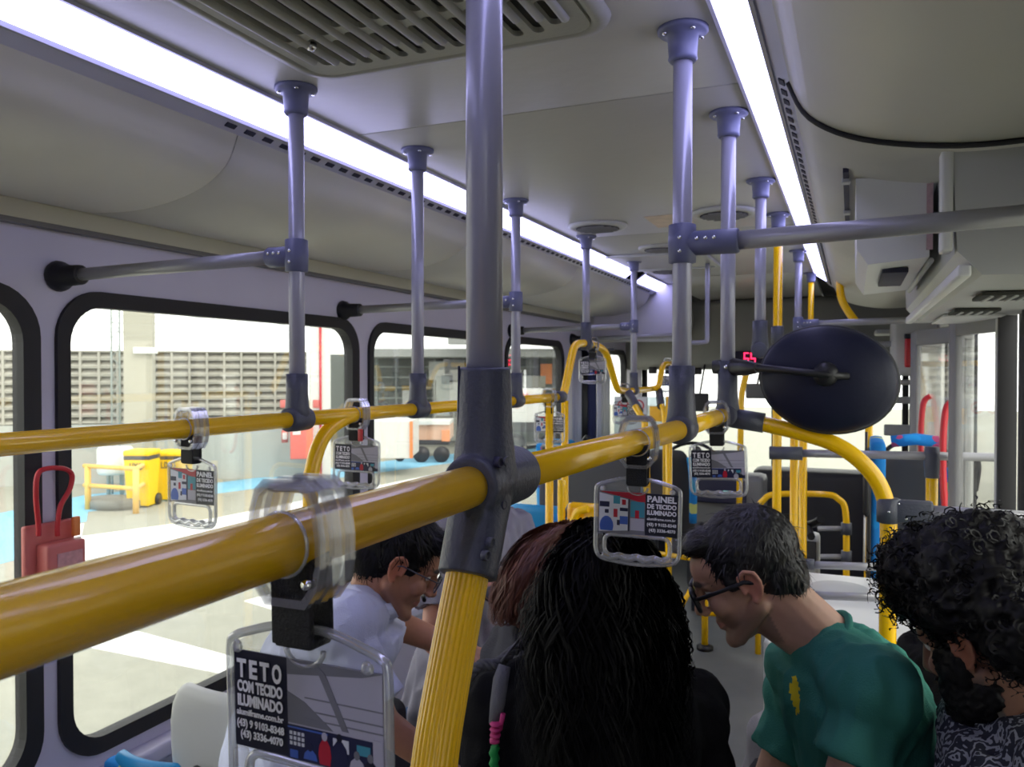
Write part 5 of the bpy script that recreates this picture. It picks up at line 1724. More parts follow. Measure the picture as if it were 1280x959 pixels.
def head_prims(mb, M, R3):
    def e(c, r, rot=None):
        mb.ell(M @ V(c), r, (R3 @ rot) if rot else R3, 24, 16)

    def k(a, b, ra, rb):
        mb.cap(M @ V(a), M @ V(b), ra, rb)
    e((0, -.018, .032), (.074, .094, .088))
    e((0, .030, -.020), (.058, .056, .082))
    e((0, .040, .040), (.060, .050, .050))
    e((0, .048, -.080), (.036, .034, .026))
    k((-.012, .072, -.094), (.012, .072, -.094), .017, .017)
    for s in (-1, 1):
        k((s * .052, -.002, -.045), (s * .022, .062, -.092), .020, .016)
        e((s * .036, .058, -.022), (.024, .024, .022))
        k((s * .012, .086, .026), (s * .044, .070, .026), .010, .008)
        e((s * .009, .098, -.030), (.008, .009, .007))
        # ear: shell plate, rim, lobe, tragus
        e((s * .0765, -.010, .000), (.006, .017, .027), Matrix.Rotation(s * math.radians(18), 3, 'Z'))
        rim = [(s * .077, .010, .006), (s * .082, .006, .022), (s * .087, -.008, .030), (s * .091, -.024, .022), (s * .091, -.028, .004), (s * .087, -.022, -.014), (s * .081, -.012, -.026), (s * .077, .000, -.028)]
        for a, b in zip(rim[:-1], rim[1:]):
            k(a, b, .0042, .0042)
        e((s * .080, -.006, -.027), (.005, .009, .008))
        k((s * .079, .008, -.002), (s * .079, .009, -.010), .0045, .004)
        k((s * .083, -.014, .014), (s * .084, -.018, -.004), .003, .003)
    k((0, .086, .020), (0, .108, -.024), .0085, .0105)
    k((-.015, .082, -.052), (.015, .082, -.052), .0070, .0070)
    k((-.012, .080, -.063), (.012, .080, -.063), .0085, .0085)
    for s in (-1, 1):
        e((s * .030, .0640, .016), (.0165, .0150, .0095))


def hand_prims(mb, wr, d, n, side, curl=0.4, s=1.0):
    """wr wrist, d towards the fingers, n back-of-hand normal, side +1/-1 where the thumb goes"""
    d = d.normalized(); n = (n - d * n.dot(d)).normalized(); x = d.cross(n) * side
    pc = wr + d * .045 * s
    R = Matrix((x, d, n)).transposed()
    mb.ell(pc, (.037 * s, .050 * s, .015 * s), R, 16, 10)
    mb.cap(wr - d * .02, wr + d * .02 * s, .024 * s, .024 * s)
    for i, L in enumerate((.070, .078, .072, .056)):
        b = pc + d * .038 * s + x * (.027 - .018 * i) * s
        dd_ = d
        for j in range(3):
            an = curl * (0.6 + 0.5 * j)
            dj = (d * math.cos(an) - n * math.sin(an)).normalized()
            e = b + dj * L * (0.45, 0.31, 0.24)[j] * s
            mb.cap(b, e, (.0088 - .0007 * j) * s, (.0082 - .0008 * j) * s, 10)
            b = e
    b = wr + d * .02 * s + x * .026 * s
    for L, an in ((.036, 0.9), (.030, 0.45), (.024, 0.2)):
        e = b + (d * math.cos(an) + x * math.sin(an) - n * .25 * curl).normalized() * L * s
        mb.cap(b, e, .0115 * s, .0095 * s, 10)
        b = e


def torso(mb, J, g=0.0, top=1.0):
    """g: extra thickness for cloth"""
    pel, nk = J['pelvis'], J['neck']
    shm = (J['shL'] + J['shR']) / 2
    latS = (J['shL'] - J['shR']); sw_ = latS.length / 2; latS.normalize()
    latP = J.get('lat', latS)
    bulge = J.get('back', V((0, 0, 0)))
    st = []
    for t, hw, hd in ((-.06, .145, .105), (.06, .160, .120), (.25, .150, .110), (.42, .143, .105), (.60, .158, .112), (.76, .172, .115), (.88, .165, .105), (.96, .125, .085), (1.02, .078, .066)):
        if t > top:
            continue
        p = pel.lerp(nk, t) + bulge * math.sin(PI * max(0, min(1, t))) * 1.0
        lat = latP.lerp(latS, max(0, min(1, t))).normalized()
        ax_ = (nk - pel).normalized()
        lat = (lat - ax_ * lat.dot(ax_)).normalized()
        dep = ax_.cross(lat)
        k = J.get('size', 1.0)
        st.append((p, lat * (hw * k * (sw_ / .17 if t > .5 else 1) + g), dep * (hd * k + g)))
    loft(mb, st)
    for s in ('shL', 'shR'):
        mb.cap(nk.lerp(shm, .3), J[s], .050 + g, .054 + g, 16)
        mb.ell(J[s], (.058 + g, .058 + g, .058 + g))


def limb(mb, a, b, c, ra, rb, rc_, g=0.0):
    mb.cap(a, b, ra + g, rb + g, 16)
    mb.cap(b, c, rb + g, rc_ + g, 16)


def fold(me, amp, sc=(14, 14, 5), seed=0.0, lim=None):
    me.update()
    ns = [v.normal.copy() for v in me.vertices]
    for v, n in zip(me.vertices, ns):
        p = V((v.co.x * sc[0] + seed, v.co.y * sc[1], v.co.z * sc[2]))
        q = noise.noise(p) * 0.9 + 0.5 * noise.noise(p * 2.3)
        q = 1 - abs(q) * 2.4
        v.co += n * (q - .5) * amp


def put(name, me, m, parent):
    me.materials.clear(); me.materials.append(m)
    o = lnk(bpy.data.objects.new(name, me))
    o.parent = parent
    o.matrix_parent_inverse = world_of(parent).inverted()
    return o


def person(label, J, skin, shirt_m, trouser_m, sleeve=.55, voxel=.0055, stubble=0.0, hair_fn=None, curl=.4, collar=None, shirt_amp=.006, eyes=True, sleeve_g=.016, lip=(0.55, 0.22, 0.19)):
    base = V((J['pelvis'].x, J['pelvis'].y, 0))
    t = thing('person', label, 'person', tuple(base))
    R4, M = head_frame(J['head'], J['fwd'], J['up'])
    R3 = R4.to_3x3()
    hb = M @ V((0, -.030, -.040))
    mb = MB()
    head_prims(mb, M, R3)
    mb.cap(hb, J['neck'] + (J['neck'] - J['pelvis']).normalized() * .0, .054, .060, 18)
    mb.cap(M @ V((0, -.0, -.06)), J['neck'], .045, .058, 18)
    torso(mb, J, -.008)
    k = J.get('size', 1.0)
    for s in 'LR':
        limb(mb, J['sh' + s], J['el' + s], J['wr' + s], .046 * k, .036 * k, .026 * k)
        d = J.get('hd' + s, (J['wr' + s] - J['el' + s]).normalized())
        hand_prims(mb, J['wr' + s] + d * .01, d, J.get('hn' + s, V((0, 0, 1))), (1 if s == 'L' else -1), J.get('curl', curl))
        limb(mb, J['hip' + s], J['kn' + s], J['an' + s], .078 * k, .054 * k, .038 * k)
        f = J.get('foot', V((J['fwd'].x, J['fwd'].y, 0)).normalized())
        mb.cap(J['an' + s] - V((0, 0, .03)), J['an' + s] + f * .16 - V((0, 0, .045)), .040, .032)
    me = remesh(mb, voxel, 3)
    # natural colour regions: lips, brows, beard shadow
    Mi = M.inverted()
    ca = me.color_attributes.new('tint', 'FLOAT_COLOR', 'POINT')
    dark = V((0.03, 0.025, 0.022))
    cols = []
    for v in me.vertices:
        p = Mi @ v.co
        c = V(skin)
        if abs(p.x) < .1 and -.13 < p.z < .12 and p.y > -.08:
            w = max(0, 1 - (((p.x) / .027) ** 2 + ((p.z + .0575) / .012) ** 2)) * (1 if p.y > .07 else 0)
            c = c.lerp(V(lip), min(1, w * 1.6))
            for s in (-1, 1):
                w = max(0, 1 - (((p.x - s * .030) / .024) ** 2 + ((p.z - .031 + abs(p.x) * .05) / .0065) ** 2)) * (1 if p.y > .05 else 0)
                c = c.lerp(dark, min(1, w * 2))
            if 'ear':
                w = max(0, 1 - ((abs(p.x) - .085) / .02) ** 2 - ((p.y + .01) / .04) ** 2 - (p.z / .045) ** 2)
                c = c.lerp(V((c.x * 1.08, c.y * .80, c.z * .76)), min(1, w * 1.1))
            if stubble:
                w = 0
                if p.z < -.030 and p.y > -.01:
                    w = min(1, (-.030 - p.z) / .03)
                    if p.z < -.125:
                        w *= .4
                    if ((p.x) / .024) ** 2 + ((p.z + .0575) / .010) ** 2 < 1:
                        w = 0
                c = c.lerp(V((.09, .085, .075)), w * stubble)
        cols += [c.x, c.y, c.z, 1]
    ca.data.foreach_set('color', cols)
    put('body', me, M_skin, t)
    # shirt
    mb = MB()
    torso(mb, J, .021, .97)
    for s in 'LR':
        a, e, w = J['sh' + s], J['el' + s], J['wr' + s]
        if sleeve <= 1:
            end = a.lerp(e, sleeve)
            d = (e - a).normalized()
            mb.cap(a, a + d * .01, .062 * k, .062 * k)
            mb.lathe(a, [(.060 * k, 0), (.060 * k, (end - a).length * .5), (.046 + sleeve_g + .002, (end - a).length)], tuple(d), 20)
        else:
            limb(mb, a, e, w, .046, .036, .026, sleeve_g)
    sm = remesh(mb, .006 if voxel < .005 else .008, 3)
    fold(sm, shirt_amp, seed=J['pelvis'].x * 7)
    shirt = put('shirt', sm, shirt_m, t)
    # neckband
    ax_ = (J['neck'] - hb).normalized()
    lat = (J['shL'] - J['shR']).normalized(); lat = (lat - ax_ * lat.dot(ax_)).normalized(); dep = ax_.cross(lat)
    nb_ = J['neck'] - ax_ * J.get('band', .000)
    MB().tube([nb_ + (lat * math.cos(a) + dep * math.sin(a)) * .066 for a in [2 * PI * q / 32 for q in range(32)]], .0075, 8, closed=True).build('neckband', collar or shirt_m, t)
    # trousers
    mb = MB()
    latP = J.get('lat', (J['shL'] - J['shR']).normalized())
    mb.cap(J['hipL'], J['hipR'], .105 * k, .105 * k, 18)
    mb.cap(J['pelvis'], J['pelvis'].lerp(J['neck'], .08), .125 * k, .12 * k, 18)
    for s in 'LR':
        limb(mb, J['hip' + s], J['kn' + s], J['an' + s], .078 * k, .056 * k, .046 * k, .013)
    tm = remesh(mb, .010, 3)
    fold(tm, .007, seed=3)
    put('trousers', tm, trouser_m, t)
    for s in 'LR':
        f = J.get('foot', V((J['fwd'].x, J['fwd'].y, 0)).normalized())
        sb = MB(); sb.cap(J['an' + s] - V((0, 0, .035)) - f * .03, J['an' + s] + f * .17 - V((0, 0, .045)), .048, .040)
        put('shoe', remesh(sb, .008, 3), M_blackpl, t)
    if eyes:
        for s in (-1, 1):
            ec = M @ V((s * .030, .0665, .010))
            em = MB().use(M_eyew).ell(ec, (.0125, .0125, .0125), None, 14, 10)
            em.use(M_pupil).lathe(ec + R3 @ V((0, .0102, 0)), [(.0062, 0), (.005, .0016), (.001, .0024)], tuple(R3 @ V((0, 1, 0))), 12)
            em.build('eye', None, t)
    if hair_fn:
        hair_fn(t, M, R3)
    return t, M, R3


M_eyew = mat('eye_white', (0.7, 0.68, 0.65), 0.2)
M_pupil = mat('pupil', (0.02, 0.012, 0.008), 0.1)
M_hairk = mat('hair_black', (0.004, 0.0035, 0.0035), 0.5, spec=0.25)
M_hairg = mat('hair_dark_greying', (0.014, 0.013, 0.013), 0.45, var=0.5, vscale=60, spec=0.5)
M_hairb = mat('hair_reddish_brown', (0.13, 0.045, 0.026), 0.5, var=0.5, vscale=25)
M_hairbl = mat('hair_blue_black', (0.0022, 0.002, 0.0022), 0.6, var=0.5, vscale=20, spec=0.12)


def ribbons(strands, name, m, parent, w=.0012, taper=True):
    """strands: list of (points, normal vector); joined into one hair part"""
    vs, fs = [], []
    for pts, nr in strands:
        n = len(pts)
        b = len(vs)
        for i, p in enumerate(pts):
            d = (pts[min(i + 1, n - 1)] - pts[max(i - 1, 0)])
            s = d.cross(nr)
            if s.length < 1e-9:
                s = V((1, 0, 0))
            s.normalize()
            ww = w * (1 - (i / (n - 1)) ** 2 * .8 if taper else 1)
            vs += [p - s * ww, p + s * ww + nr * ww * .3]
        for i in range(n - 1):
            fs.append((b + 2 * i, b + 2 * i + 1, b + 2 * i + 3, b + 2 * i + 2))
    me = bpy.data.meshes.new(name)
    me.from_pydata([tuple(v) for v in vs], [], fs)
    for p in me.polygons:
        p.use_smooth = True
    o = put(name, me, m, parent)
    o['kind'] = 'stuff'
    return o


def short_hair(m, prims, n=3800, ln=.03, crown=(0, -.06, .10), lift=.25, seed=1, zmin=-.075, front_fringe=False, w=.0011):
    def fn(t, M, R3):
        rd = random.Random(seed)
        mb = MB()
        for c, r in prims:
            mb.ell(M @ V(c), r, R3, 26, 18)
        hm = remesh(mb, .0045, 3)
        for v in hm.vertices:
            pass
        fold(hm, .003, (70, 70, 70), 2)
        put('hair', hm, m, t)
        st = []
        cr = V(crown)
        prims_ = [q for q in prims if min(q[1]) > .0125]
        tot = [r[0] * r[1] + r[1] * r[2] for c, r in prims_]
        T = sum(tot)
        for (c, r), a in zip(prims_, tot):
            for _ in range(int(n * a / T)):
                d = V((rd.gauss(0, 1), rd.gauss(0, 1), rd.gauss(0, 1))).normalized()
                p = V((c[0] + d.x * r[0], c[1] + d.y * r[1], c[2] + d.z * r[2]))
                # drop roots buried inside another volume
                if any(((p.x - c2[0]) / r2[0]) ** 2 + ((p.y - c2[1]) / r2[1]) ** 2 + ((p.z - c2[2]) / r2[2]) ** 2 < .93 for c2, r2 in prims if c2 != c):
                    continue
                # inside the skull: no hair
                if (p.x / .072) ** 2 + ((p.y + .018) / .092) ** 2 + ((p.z - .032) / .086) ** 2 < 1:
                    continue
                if (p.x / .057) ** 2 + ((p.y - .030) / .055) ** 2 + ((p.z + .020) / .081) ** 2 < 1:
                    continue
                nr = V((d.x / r[0], d.y / r[1], d.z / r[2])).normalized()
                td = (p - cr); td = (td - nr * td.dot(nr))
                if td.length < 1e-4:
                    td = V((0, 1, 0))
                td.normalize()
                if abs(p.x) > .05 and p.z < .03 and p.y > -.045:
                    continue
                td = (td + V((rd.gauss(0, .25), rd.gauss(0, .25), rd.gauss(0, .25)))).normalized()
                L = ln * rd.uniform(.6, 1.25)
                pts = []
                for i in range(5):
                    s = i / 4
                    q = p + td * L * s + nr * (L * lift * (s - s * s * .8)) - nr * .001 - nr * (L * L * s * s * 4.5)
                    pts.append(M @ q)
                st.append((pts, (R3 @ nr)))
        ribbons(st, 'hair_strands', m, t, w)
    return fn


def glasses(label, M, col, dark=True, thick=.0022):
    t = thing('eyeglasses', label, 'glasses', tuple(M @ V((0, .1, 0))))
    m = col
    for s in (-1, 1):
        rim = [M @ V((s * (.032 + x), .104 - abs(.032 + x) * .10, .006 + z)) for x, z in rrect(-.025, -.019, .025, .019, .010, 4)]
        MB().tube(rim, thick, 8, closed=True).build('rim', m, t)
        MB().prism([M @ V((s * (.032 + x), .104 - abs(.032 + x) * .10, .006 + z)) for x, z in rrect(-.024, -.018, .024, .018, .009, 3)], (M.to_3x3() @ V((0, .0012, 0)))).build('lens', thin_lens, t)
        MB().tube([M @ V((s * .058, .098, .014)), M @ V((s * .072, .088, .014)), M @ V((s * .078, .04, .012)), M @ V((s * .0835, .0, .012)), M @ V((s * .083, -.02, .002))], thick * .9, 8, flat=.6).build('temple', m, t)
    MB().tube([M @ V((-.008, .1045, .010)), M @ V((0, .107, .012)), M @ V((.008, .1045, .010))], thick, 8).build('bridge', m, t)
    return t


thin_lens = thin_glass('lens_glass', (0.93, 0.95, 0.93), 0.10, 0.02, haze=0.05)


def cloth(name, col, bs=350, bump=.25, var=.08):
    m = mat(name, col, .85, spec=.12, bump=bump, bscale=bs, var=var, vscale=18, sheen=.0)
    return m


M_green = cloth('green_tshirt', (0.050, 0.215, 0.165))
M_whites = cloth('white_shirt', (0.66, 0.70, 0.86), var=.03)
M_blacks = cloth('black_cotton', (0.006, 0.006, 0.007), var=.3)
M_greys = cloth('grey_jacket', (0.10, 0.10, 0.105))
M_greyt = cloth('grey_tshirt', (0.24, 0.23, 0.28))
M_jeans = cloth('blue_jeans', (0.06, 0.10, 0.20), var=.2)
M_dtrous = cloth('dark_trousers', (0.03, 0.03, 0.035))
M_gtrous = cloth('pale_grey_trousers', (0.30, 0.29, 0.30))


def seated(J, knees_dir, lat, drop=.02):
    """fills hips, knees and ankles for someone sitting"""
    pel = J['pelvis']
    J['lat'] = lat
    for s, k in (('L', 1), ('R', -1)):
        J['hip' + s] = pel + lat * .085 * k
        J['kn' + s] = J['hip' + s] + knees_dir * .42 + lat * .04 * k - V((0, 0, drop))
        J['an' + s] = V((J['kn' + s].x + knees_dir.x * .03, J['kn' + s].y + knees_dir.y * .03, .085))
    J['foot'] = knees_dir
    return J


# --- the man in green
J = dict(head=W(932, 721, 1.52), fwd=D(-.86, -.47, .24), up=D(-.45, .87, .1), neck=W(1026, 800, 1.50), shL=W(1092, 862, 1.335), shR=W(1004, 868, 1.66), pelvis=W(1130, 1115, 1.50),
         elL=W(1050, 1010, 1.30), wrL=W(975, 1090, 1.40), elR=W(960, 985, 1.66), wrR=W(925, 1120, 1.55), back=D(.9, .3, 0) * .030, size=.97)
J = seated(J, V((-.35, .93, 0)).normalized(), V((-.9, -.35, 0)).normalized())
gm_hair = short_hair(M_hairg, [((0, -.026, .044), (.084, .096, .086)), ((0, -.052, -.004), (.070, .062, .058)), ((0, .040, .094), (.060, .044, .026)), ((.066, .024, .020), (.010, .013, .022)), ((-.066, .024, .020), (.010, .013, .022)), ((0, -.070, -.036), (.052, .036, .034)), ((.066, -.022, .030), (.016, .034, .030)), ((-.066, -.022, .030), (.016, .034, .030))], n=5600, ln=.025, crown=(0.0, -.070, .095), seed=4)
tg, Mg, Rg = person('man in a green t-shirt with thick black glasses, looking down to the left', J, (0.60, 0.34, 0.23), M_green, M_dtrous, sleeve=.62, voxel=.0036, stubble=.45, hair_fn=gm_hair, shirt_amp=.007)
glasses('thick black-rimmed glasses on the man in green', Mg, M_blackpl, thick=.0042)
# yellow print on the chest
M_yprint = mat('yellow_shirt_print', (0.75, 0.62, 0.02), 0.8)
shirt_o = [c for c in KIDS(tg) if c.name.startswith('shirt')][0]
me = shirt_o.data
me.materials.append(M_yprint)
for p in me.polygons:
    r = p.center - CAM
    dpt = r.dot(FWD)
    if dpt > 0:
        u = 640 + FPX * r.dot(RGT) / dpt; v = 479.5 - FPX * r.dot(UPV) / dpt
        fr_ = (J['shR'] - J['shL']).normalized()
        if 987 < u < 1001 and 846 < v < 893 and p.normal.dot(-r) > -0.2:
            if (abs(u - 993) < 7 - abs(v - 862) * .30) or (abs(u - 997) < 2.4 and v > 868):
                p.material_index = 1

# --- man in the white shirt
J = dict(head=W(498, 704, 1.875), fwd=D(.83, -.50, .16), up=D(.5, .86, .1), neck=W(462, 757, 1.87), shR=W(425, 784, 1.70), shL=W(452, 782, 2.04), pelvis=W(352, 985, 1.87),
         elR=W(478, 905, 1.66), wrR=W(556, 962, 1.68), elL=W(508, 786, 2.05), wrL=W(574, 812, 2.02), hdL=D(.95, -.25, 0), curl=.8, back=D(-.7, .6, 0) * .05, size=1.0)
J = seated(J, V((.3, .95, 0)).normalized(), V((-.95, .3, 0)).normalized())
wm_hair = short_hair(M_hairk, [((0, -.022, .046), (.085, .098, .088)), ((0, -.052, -.008), (.070, .064, .062)), ((0, .052, .086), (.066, .040, .030)), ((.067, .024, .018), (.010, .014, .024)), ((-.067, .024, .018), (.010, .014, .024)), ((.067, -.024, .026), (.017, .038, .034)), ((-.067, -.024, .026), (.017, .038, .034))], n=3800, ln=.042, crown=(0, -.065, .1), seed=9, w=.0014)
tw, Mw, Rw_ = person('man in a white shirt with black hair, bending beside the ribbed yellow tube', J, (0.47, 0.22, 0.13), M_whites, M_dtrous, sleeve=.80, voxel=.0042, stubble=.25, hair_fn=wm_hair, sleeve_g=.028)
glasses('thin dark glasses on the man in the white shirt', Mw, M_joint, thick=.0017)
MB().cap(Mw @ V((-.018, .094, -.043)), Mw @ V((.018, .094, -.043)), .005, .005).build('moustache', M_hairk, tw)
# shirt collar
ax_ = (Mw @ V((0, -.03, -.06)) - J['neck']).normalized()
lat = (J['shL'] - J['shR']).normalized(); lat = (lat - ax_ * lat.dot(ax_)).normalized(); dep = ax_.cross(lat)
vs = []
N_ = 28
for k in range(N_):
    a = -PI / 2 + .25 + (2 * PI - .5) * k / (N_ - 1)
    for r, h in ((.064, .030), (.070, .034), (.080, -.002), (.068, .0)):
        vs.append(J['neck'] + (lat * math.cos(a) + dep * math.sin(a)) * r + ax_ * h)
fs = [(4 * k + j, 4 * k + (j + 1) % 4, 4 * k + 4 + (j + 1) % 4, 4 * k + 4 + j) for k in range(N_ - 1) for j in range(4)]
MB().add(vs, fs, True).build('collar', M_whites, tw)

# --- passenger in grey t-shirt and jeans behind the big joint
J = dict(head=W(608, 590, 2.45), fwd=D(.35, -.75, .4), up=D(.2, .8, .5), neck=W(598, 640, 2.43), shR=W(556, 676, 2.36), shL=W(642, 668, 2.52), pelvis=W(568, 905, 2.42),
         elR=W(540, 800, 2.25), wrR=W(590, 850, 2.2), elL=W(622, 745, 2.22), wrL=W(612, 738, 2.20), hdL=D(.75, -.62, 0), curl=.6, size=.95)
J['elL'] = W(655, 722, 2.42); J['wrL'] = W(613, 738, 2.22)
J = seated(J, V((.1, .99, 0)).normalized(), V((-.99, .1, 0)).normalized())
tgr, Mgr, _ = person('passenger in a grey t-shirt and blue jeans, mostly hidden behind the big grey joint', J, (0.45, 0.20, 0.14), M_greyt, M_jeans, sleeve=.7, voxel=.0055, hair_fn=short_hair(M_hairk, [((0, -.026, .044), (.084, .096, .086)), ((0, -.052, -.004), (.070, .062, .058))], n=1200, seed=3), shirt_amp=.012)
wt = thing('wristwatch', 'dark wristwatch on the hand just right of the ribbed yellow tube', 'watch', tuple(J['wrL']))
ax_ = (J['wrL'] - J['elL']).normalized()
MB().tube([J['wrL'] - ax_ * .012 + (V((0, 0, 1)).cross(ax_).normalized() * math.cos(a) + ax_.cross(V((0, 0, 1)).cross(ax_)).normalized() * math.sin(a)) * .031 for a in [2 * PI * k / 20 for k in range(20)]], .007, 8, closed=True).build('band', M_blackpl, wt)
MB().lathe(J['wrL'] - ax_ * .012 - FWD * .031, [(.019, 0), (.019, .010), (.015, .012)], tuple(-FWD), 18).build('case', M_joint, wt)

# --- reddish-brown haired passenger in a grey jacket
J = dict(head=W(706, 726, 1.70), fwd=D(-.55, -.5, .65), up=D(-.3, .85, .3), neck=W(712, 785, 1.71), shL=W(778, 830, 1.74), shR=W(650, 822, 1.66), pelvis=W(725, 1040, 1.72),
         elL=W(790, 930, 1.76), wrL=W(720, 960, 1.85), elR=W(628, 905, 1.66), wrR=W(640, 980, 1.85), size=.92)
J = seated(J, V((-.2, .95, 0)).normalized(), V((-.95, -.2, 0)).normalized())
JB = J


def wavy_hair(m, volume, strands, seed, wave=.006, w=.0022, wl=14, base=True, amp=.004):
    """volume: primitives in world space; strands: (start, mid..., end) guides with spread"""
    def fn(t, M, R3):
        rd = random.Random(seed)
        if base:
            mb = MB()
            for v_ in volume:
                if v_[0] == 'e':
                    mb.ell(v_[1], v_[2], R3, 26, 18)
                else:
                    mb.cap(v_[1], v_[2], v_[3], v_[4], 20)
            hm = remesh(mb, .006, 4)
            fold(hm, amp, (30, 30, 7), seed)
            put('hair', hm, m, t)
        st = []
        for gpts, spread, n, axis in strands:
            gp = spline([V(p) for p in gpts], 5)
            for _ in range(n):
                a = rd.uniform(0, 2 * PI); rr = spread * (rd.uniform(.75, 1.05))
                ph = rd.uniform(0, 6); cut = rd.uniform(.5, 1.0)
                pts = []
                m_ = max(4, int(len(gp) * cut))
                s0 = rd.randint(0, max(0, len(gp) - m_))
                x = RGT * math.cos(a) + FWD * math.sin(a) * .6
                for i in range(s0, min(len(gp), s0 + m_)):
                    f = i / (len(gp) - 1)
                    k = axis(f)
                    p = gp[i] + x * rr * k + RGT * wave * math.sin(ph + f * wl) + FWD * wave * math.cos(ph * 1.7 + f * wl)
                    pts.append(p)
                if len(pts) > 3:
                    st.append((pts, x))
        ribbons(st, 'hair_strands', m, t, w)
    return fn


hc_ = W(704, 716, 1.70)
vol = [('e', hc_, (.092, .105, .105)), ('c', W(680, 722, 1.66), W(646, 762, 1.62), .060, .032), ('c', W(690, 740, 1.62), W(662, 768, 1.60), .055, .035), ('c', W(716, 700, 1.72), W(740, 780, 1.74), .08, .06)]
strs = [([W(708, 655, 1.66), W(682, 676, 1.62), W(658, 715, 1.58), W(641, 755, 1.58), W(632, 780, 1.58)], .050, 900, lambda f: .5 + .6 * math.sin(PI * min(1, f * .9 + .1))),
        ([W(725, 652, 1.68), W(700, 690, 1.60), W(680, 735, 1.57), W(660, 775, 1.57)], .055, 700, lambda f: .5 + .6 * math.sin(PI * min(1, f * .9 + .1)))]
person('passenger with reddish-brown hair and grey jacket beyond the dark-haired woman', J, (0.5, 0.28, 0.2), M_greys, M_dtrous, sleeve=1.2, voxel=.006, hair_fn=wavy_hair(M_hairb, vol, strs, 5, w=.0016), shirt_amp=.012, sleeve_g=.02)

# --- woman with long dark hair in black, back to the camera
J = dict(head=W(764, 738, 1.428), fwd=D(.38, -.40, .85), up=D(.05, .88, .42), neck=W(752, 822, 1.412), shL=W(628, 884, 1.402), shR=W(862, 892, 1.434), pelvis=W(742, 1150, 1.391),
         elL=W(600, 1040, 1.370), wrL=W(660, 1100, 1.584), elR=W(890, 1040, 1.434), wrR=W(840, 1100, 1.626), size=.98)
J = seated(J, V((-.1, .99, 0)).normalized(), V((-.99, -.1, 0)).normalized())
JW = J
vol = [('e', W(762, 724, 1.423), (.098, .108, .102)), ('c', W(748, 740, 1.402), W(742, 930, 1.295), .092, .090), ('c', W(785, 760, 1.402), W(796, 940, 1.316), .072, .070), ('c', W(722, 760, 1.402), W(712, 840, 1.348), .058, .05), ('c', W(812, 770, 1.391), W(822, 850, 1.359), .046, .04), ('c', W(745, 880, 1.284), W(760, 1000, 1.252), .09, .08)]
strs = [([W(760, 650, 1.370), W(748, 695, 1.305), W(742, 780, 1.279), W(742, 870, 1.257), W(746, 980, 1.230)], .100, 1500, lambda f: .35 + .72 * min(1, f * 2.2)),
        ([W(765, 650, 1.380), W(790, 700, 1.338), W(802, 780, 1.316), W(808, 870, 1.284), W(812, 960, 1.263)], .052, 900, lambda f: .4 + .75 * min(1, f * 2)),
        ([W(752, 652, 1.380), W(722, 700, 1.359), W(708, 770, 1.327), W(702, 840, 1.295), W(698, 890, 1.284)], .038, 700, lambda f: .5 + .7 * min(1, f * 2)),
        ([W(812, 700, 1.370), W(836, 740, 1.370), W(846, 800, 1.359), W(850, 850, 1.348)], .014, 240, lambda f: .5 + .7 * f)]
tww, Mww, _ = person('woman with long wavy dark hair in a black top, back to the camera', J, (0.4, 0.24, 0.17), M_blacks, M_dtrous, sleeve=1.2, voxel=.006, hair_fn=wavy_hair(M_hairbl, vol, strs, 11, wave=.013, w=.0015, wl=19, amp=.010), shirt_amp=.010, sleeve_g=.02)

# braided bag strap with grey tab, pink and green cord ends
t = thing('shoulder_bag', 'shoulder bag strap, braided dark cord with a grey tab and pink and green cord', 'bag', tuple(W(612, 858, 1.285)))
g_ = spline([W(660, 800, 1.359), W(640, 815, 1.316), W(620, 830, 1.292), W(600, 832, 1.285), W(582, 852, 1.280), W(568, 880, 1.274), W(560, 905, 1.280), W(548, 960, 1.309), W(545, 1060, 1.359)], 10)
for ph in (0, 2.1, 4.2):
    pts = []
    for i, p in enumerate(g_):
        d = (g_[min(i + 1, len(g_) - 1)] - g_[max(i - 1, 0)]).normalized()
        x = d.cross(FWD).normalized()
        pts.append(p + x * .0048 * math.cos(ph + i * .55) + d.cross(x) * .0048 * math.sin(ph + i * .55))
    MB().tube(pts, .0048, 8).build('cord', M_greys, t)
MB().tube([W(655, 792, 1.346), W(636, 815, 1.292), W(626, 828, 1.274)], .0022, 8).build('thin_cord', M_dgrey, t)
M_tab = cloth('grey_tab', (0.14, 0.14, 0.15))
MB().tube([W(631, 832, 1.274), W(626, 850, 1.267), W(622, 880, 1.261), W(618, 905, 1.261)], [.010, .0125, .012, .009], 12, flat=1.0).build('tab', M_tab, t)
M_pinkc = mat('pink_cord', (0.50, 0.03, 0.16), 0.6)
MB().tube([W(629, 892, 1.250), W(625, 912, 1.250)], .004, 8).build('pink_loop', M_pinkc, t)
for k in range(4):
    MB().lathe(W(620.5 - k * .7, 905 + k * 7, 1.250), [(.008, -.0028), (.011 - .001 * k, 0), (.008, .0028)], tuple(UPV), 12).build('bead', M_pinkc, t)
mb = MB()
MB().tube([W(618, 932, 1.250) + RGT * .0015 * math.sin(i * 1.6) - UPV * i * .004 for i in range(14)], [.0065 + .001 * (i % 2) for i in range(14)], 10).build('green_cord', mat('green_cord', (0.0, 0.22, 0.04), 0.6), t)
MB().box(W(560, 1120, 1.359), (.26, .12, .22), bev=.04).build('bag_body', M_greys, t)

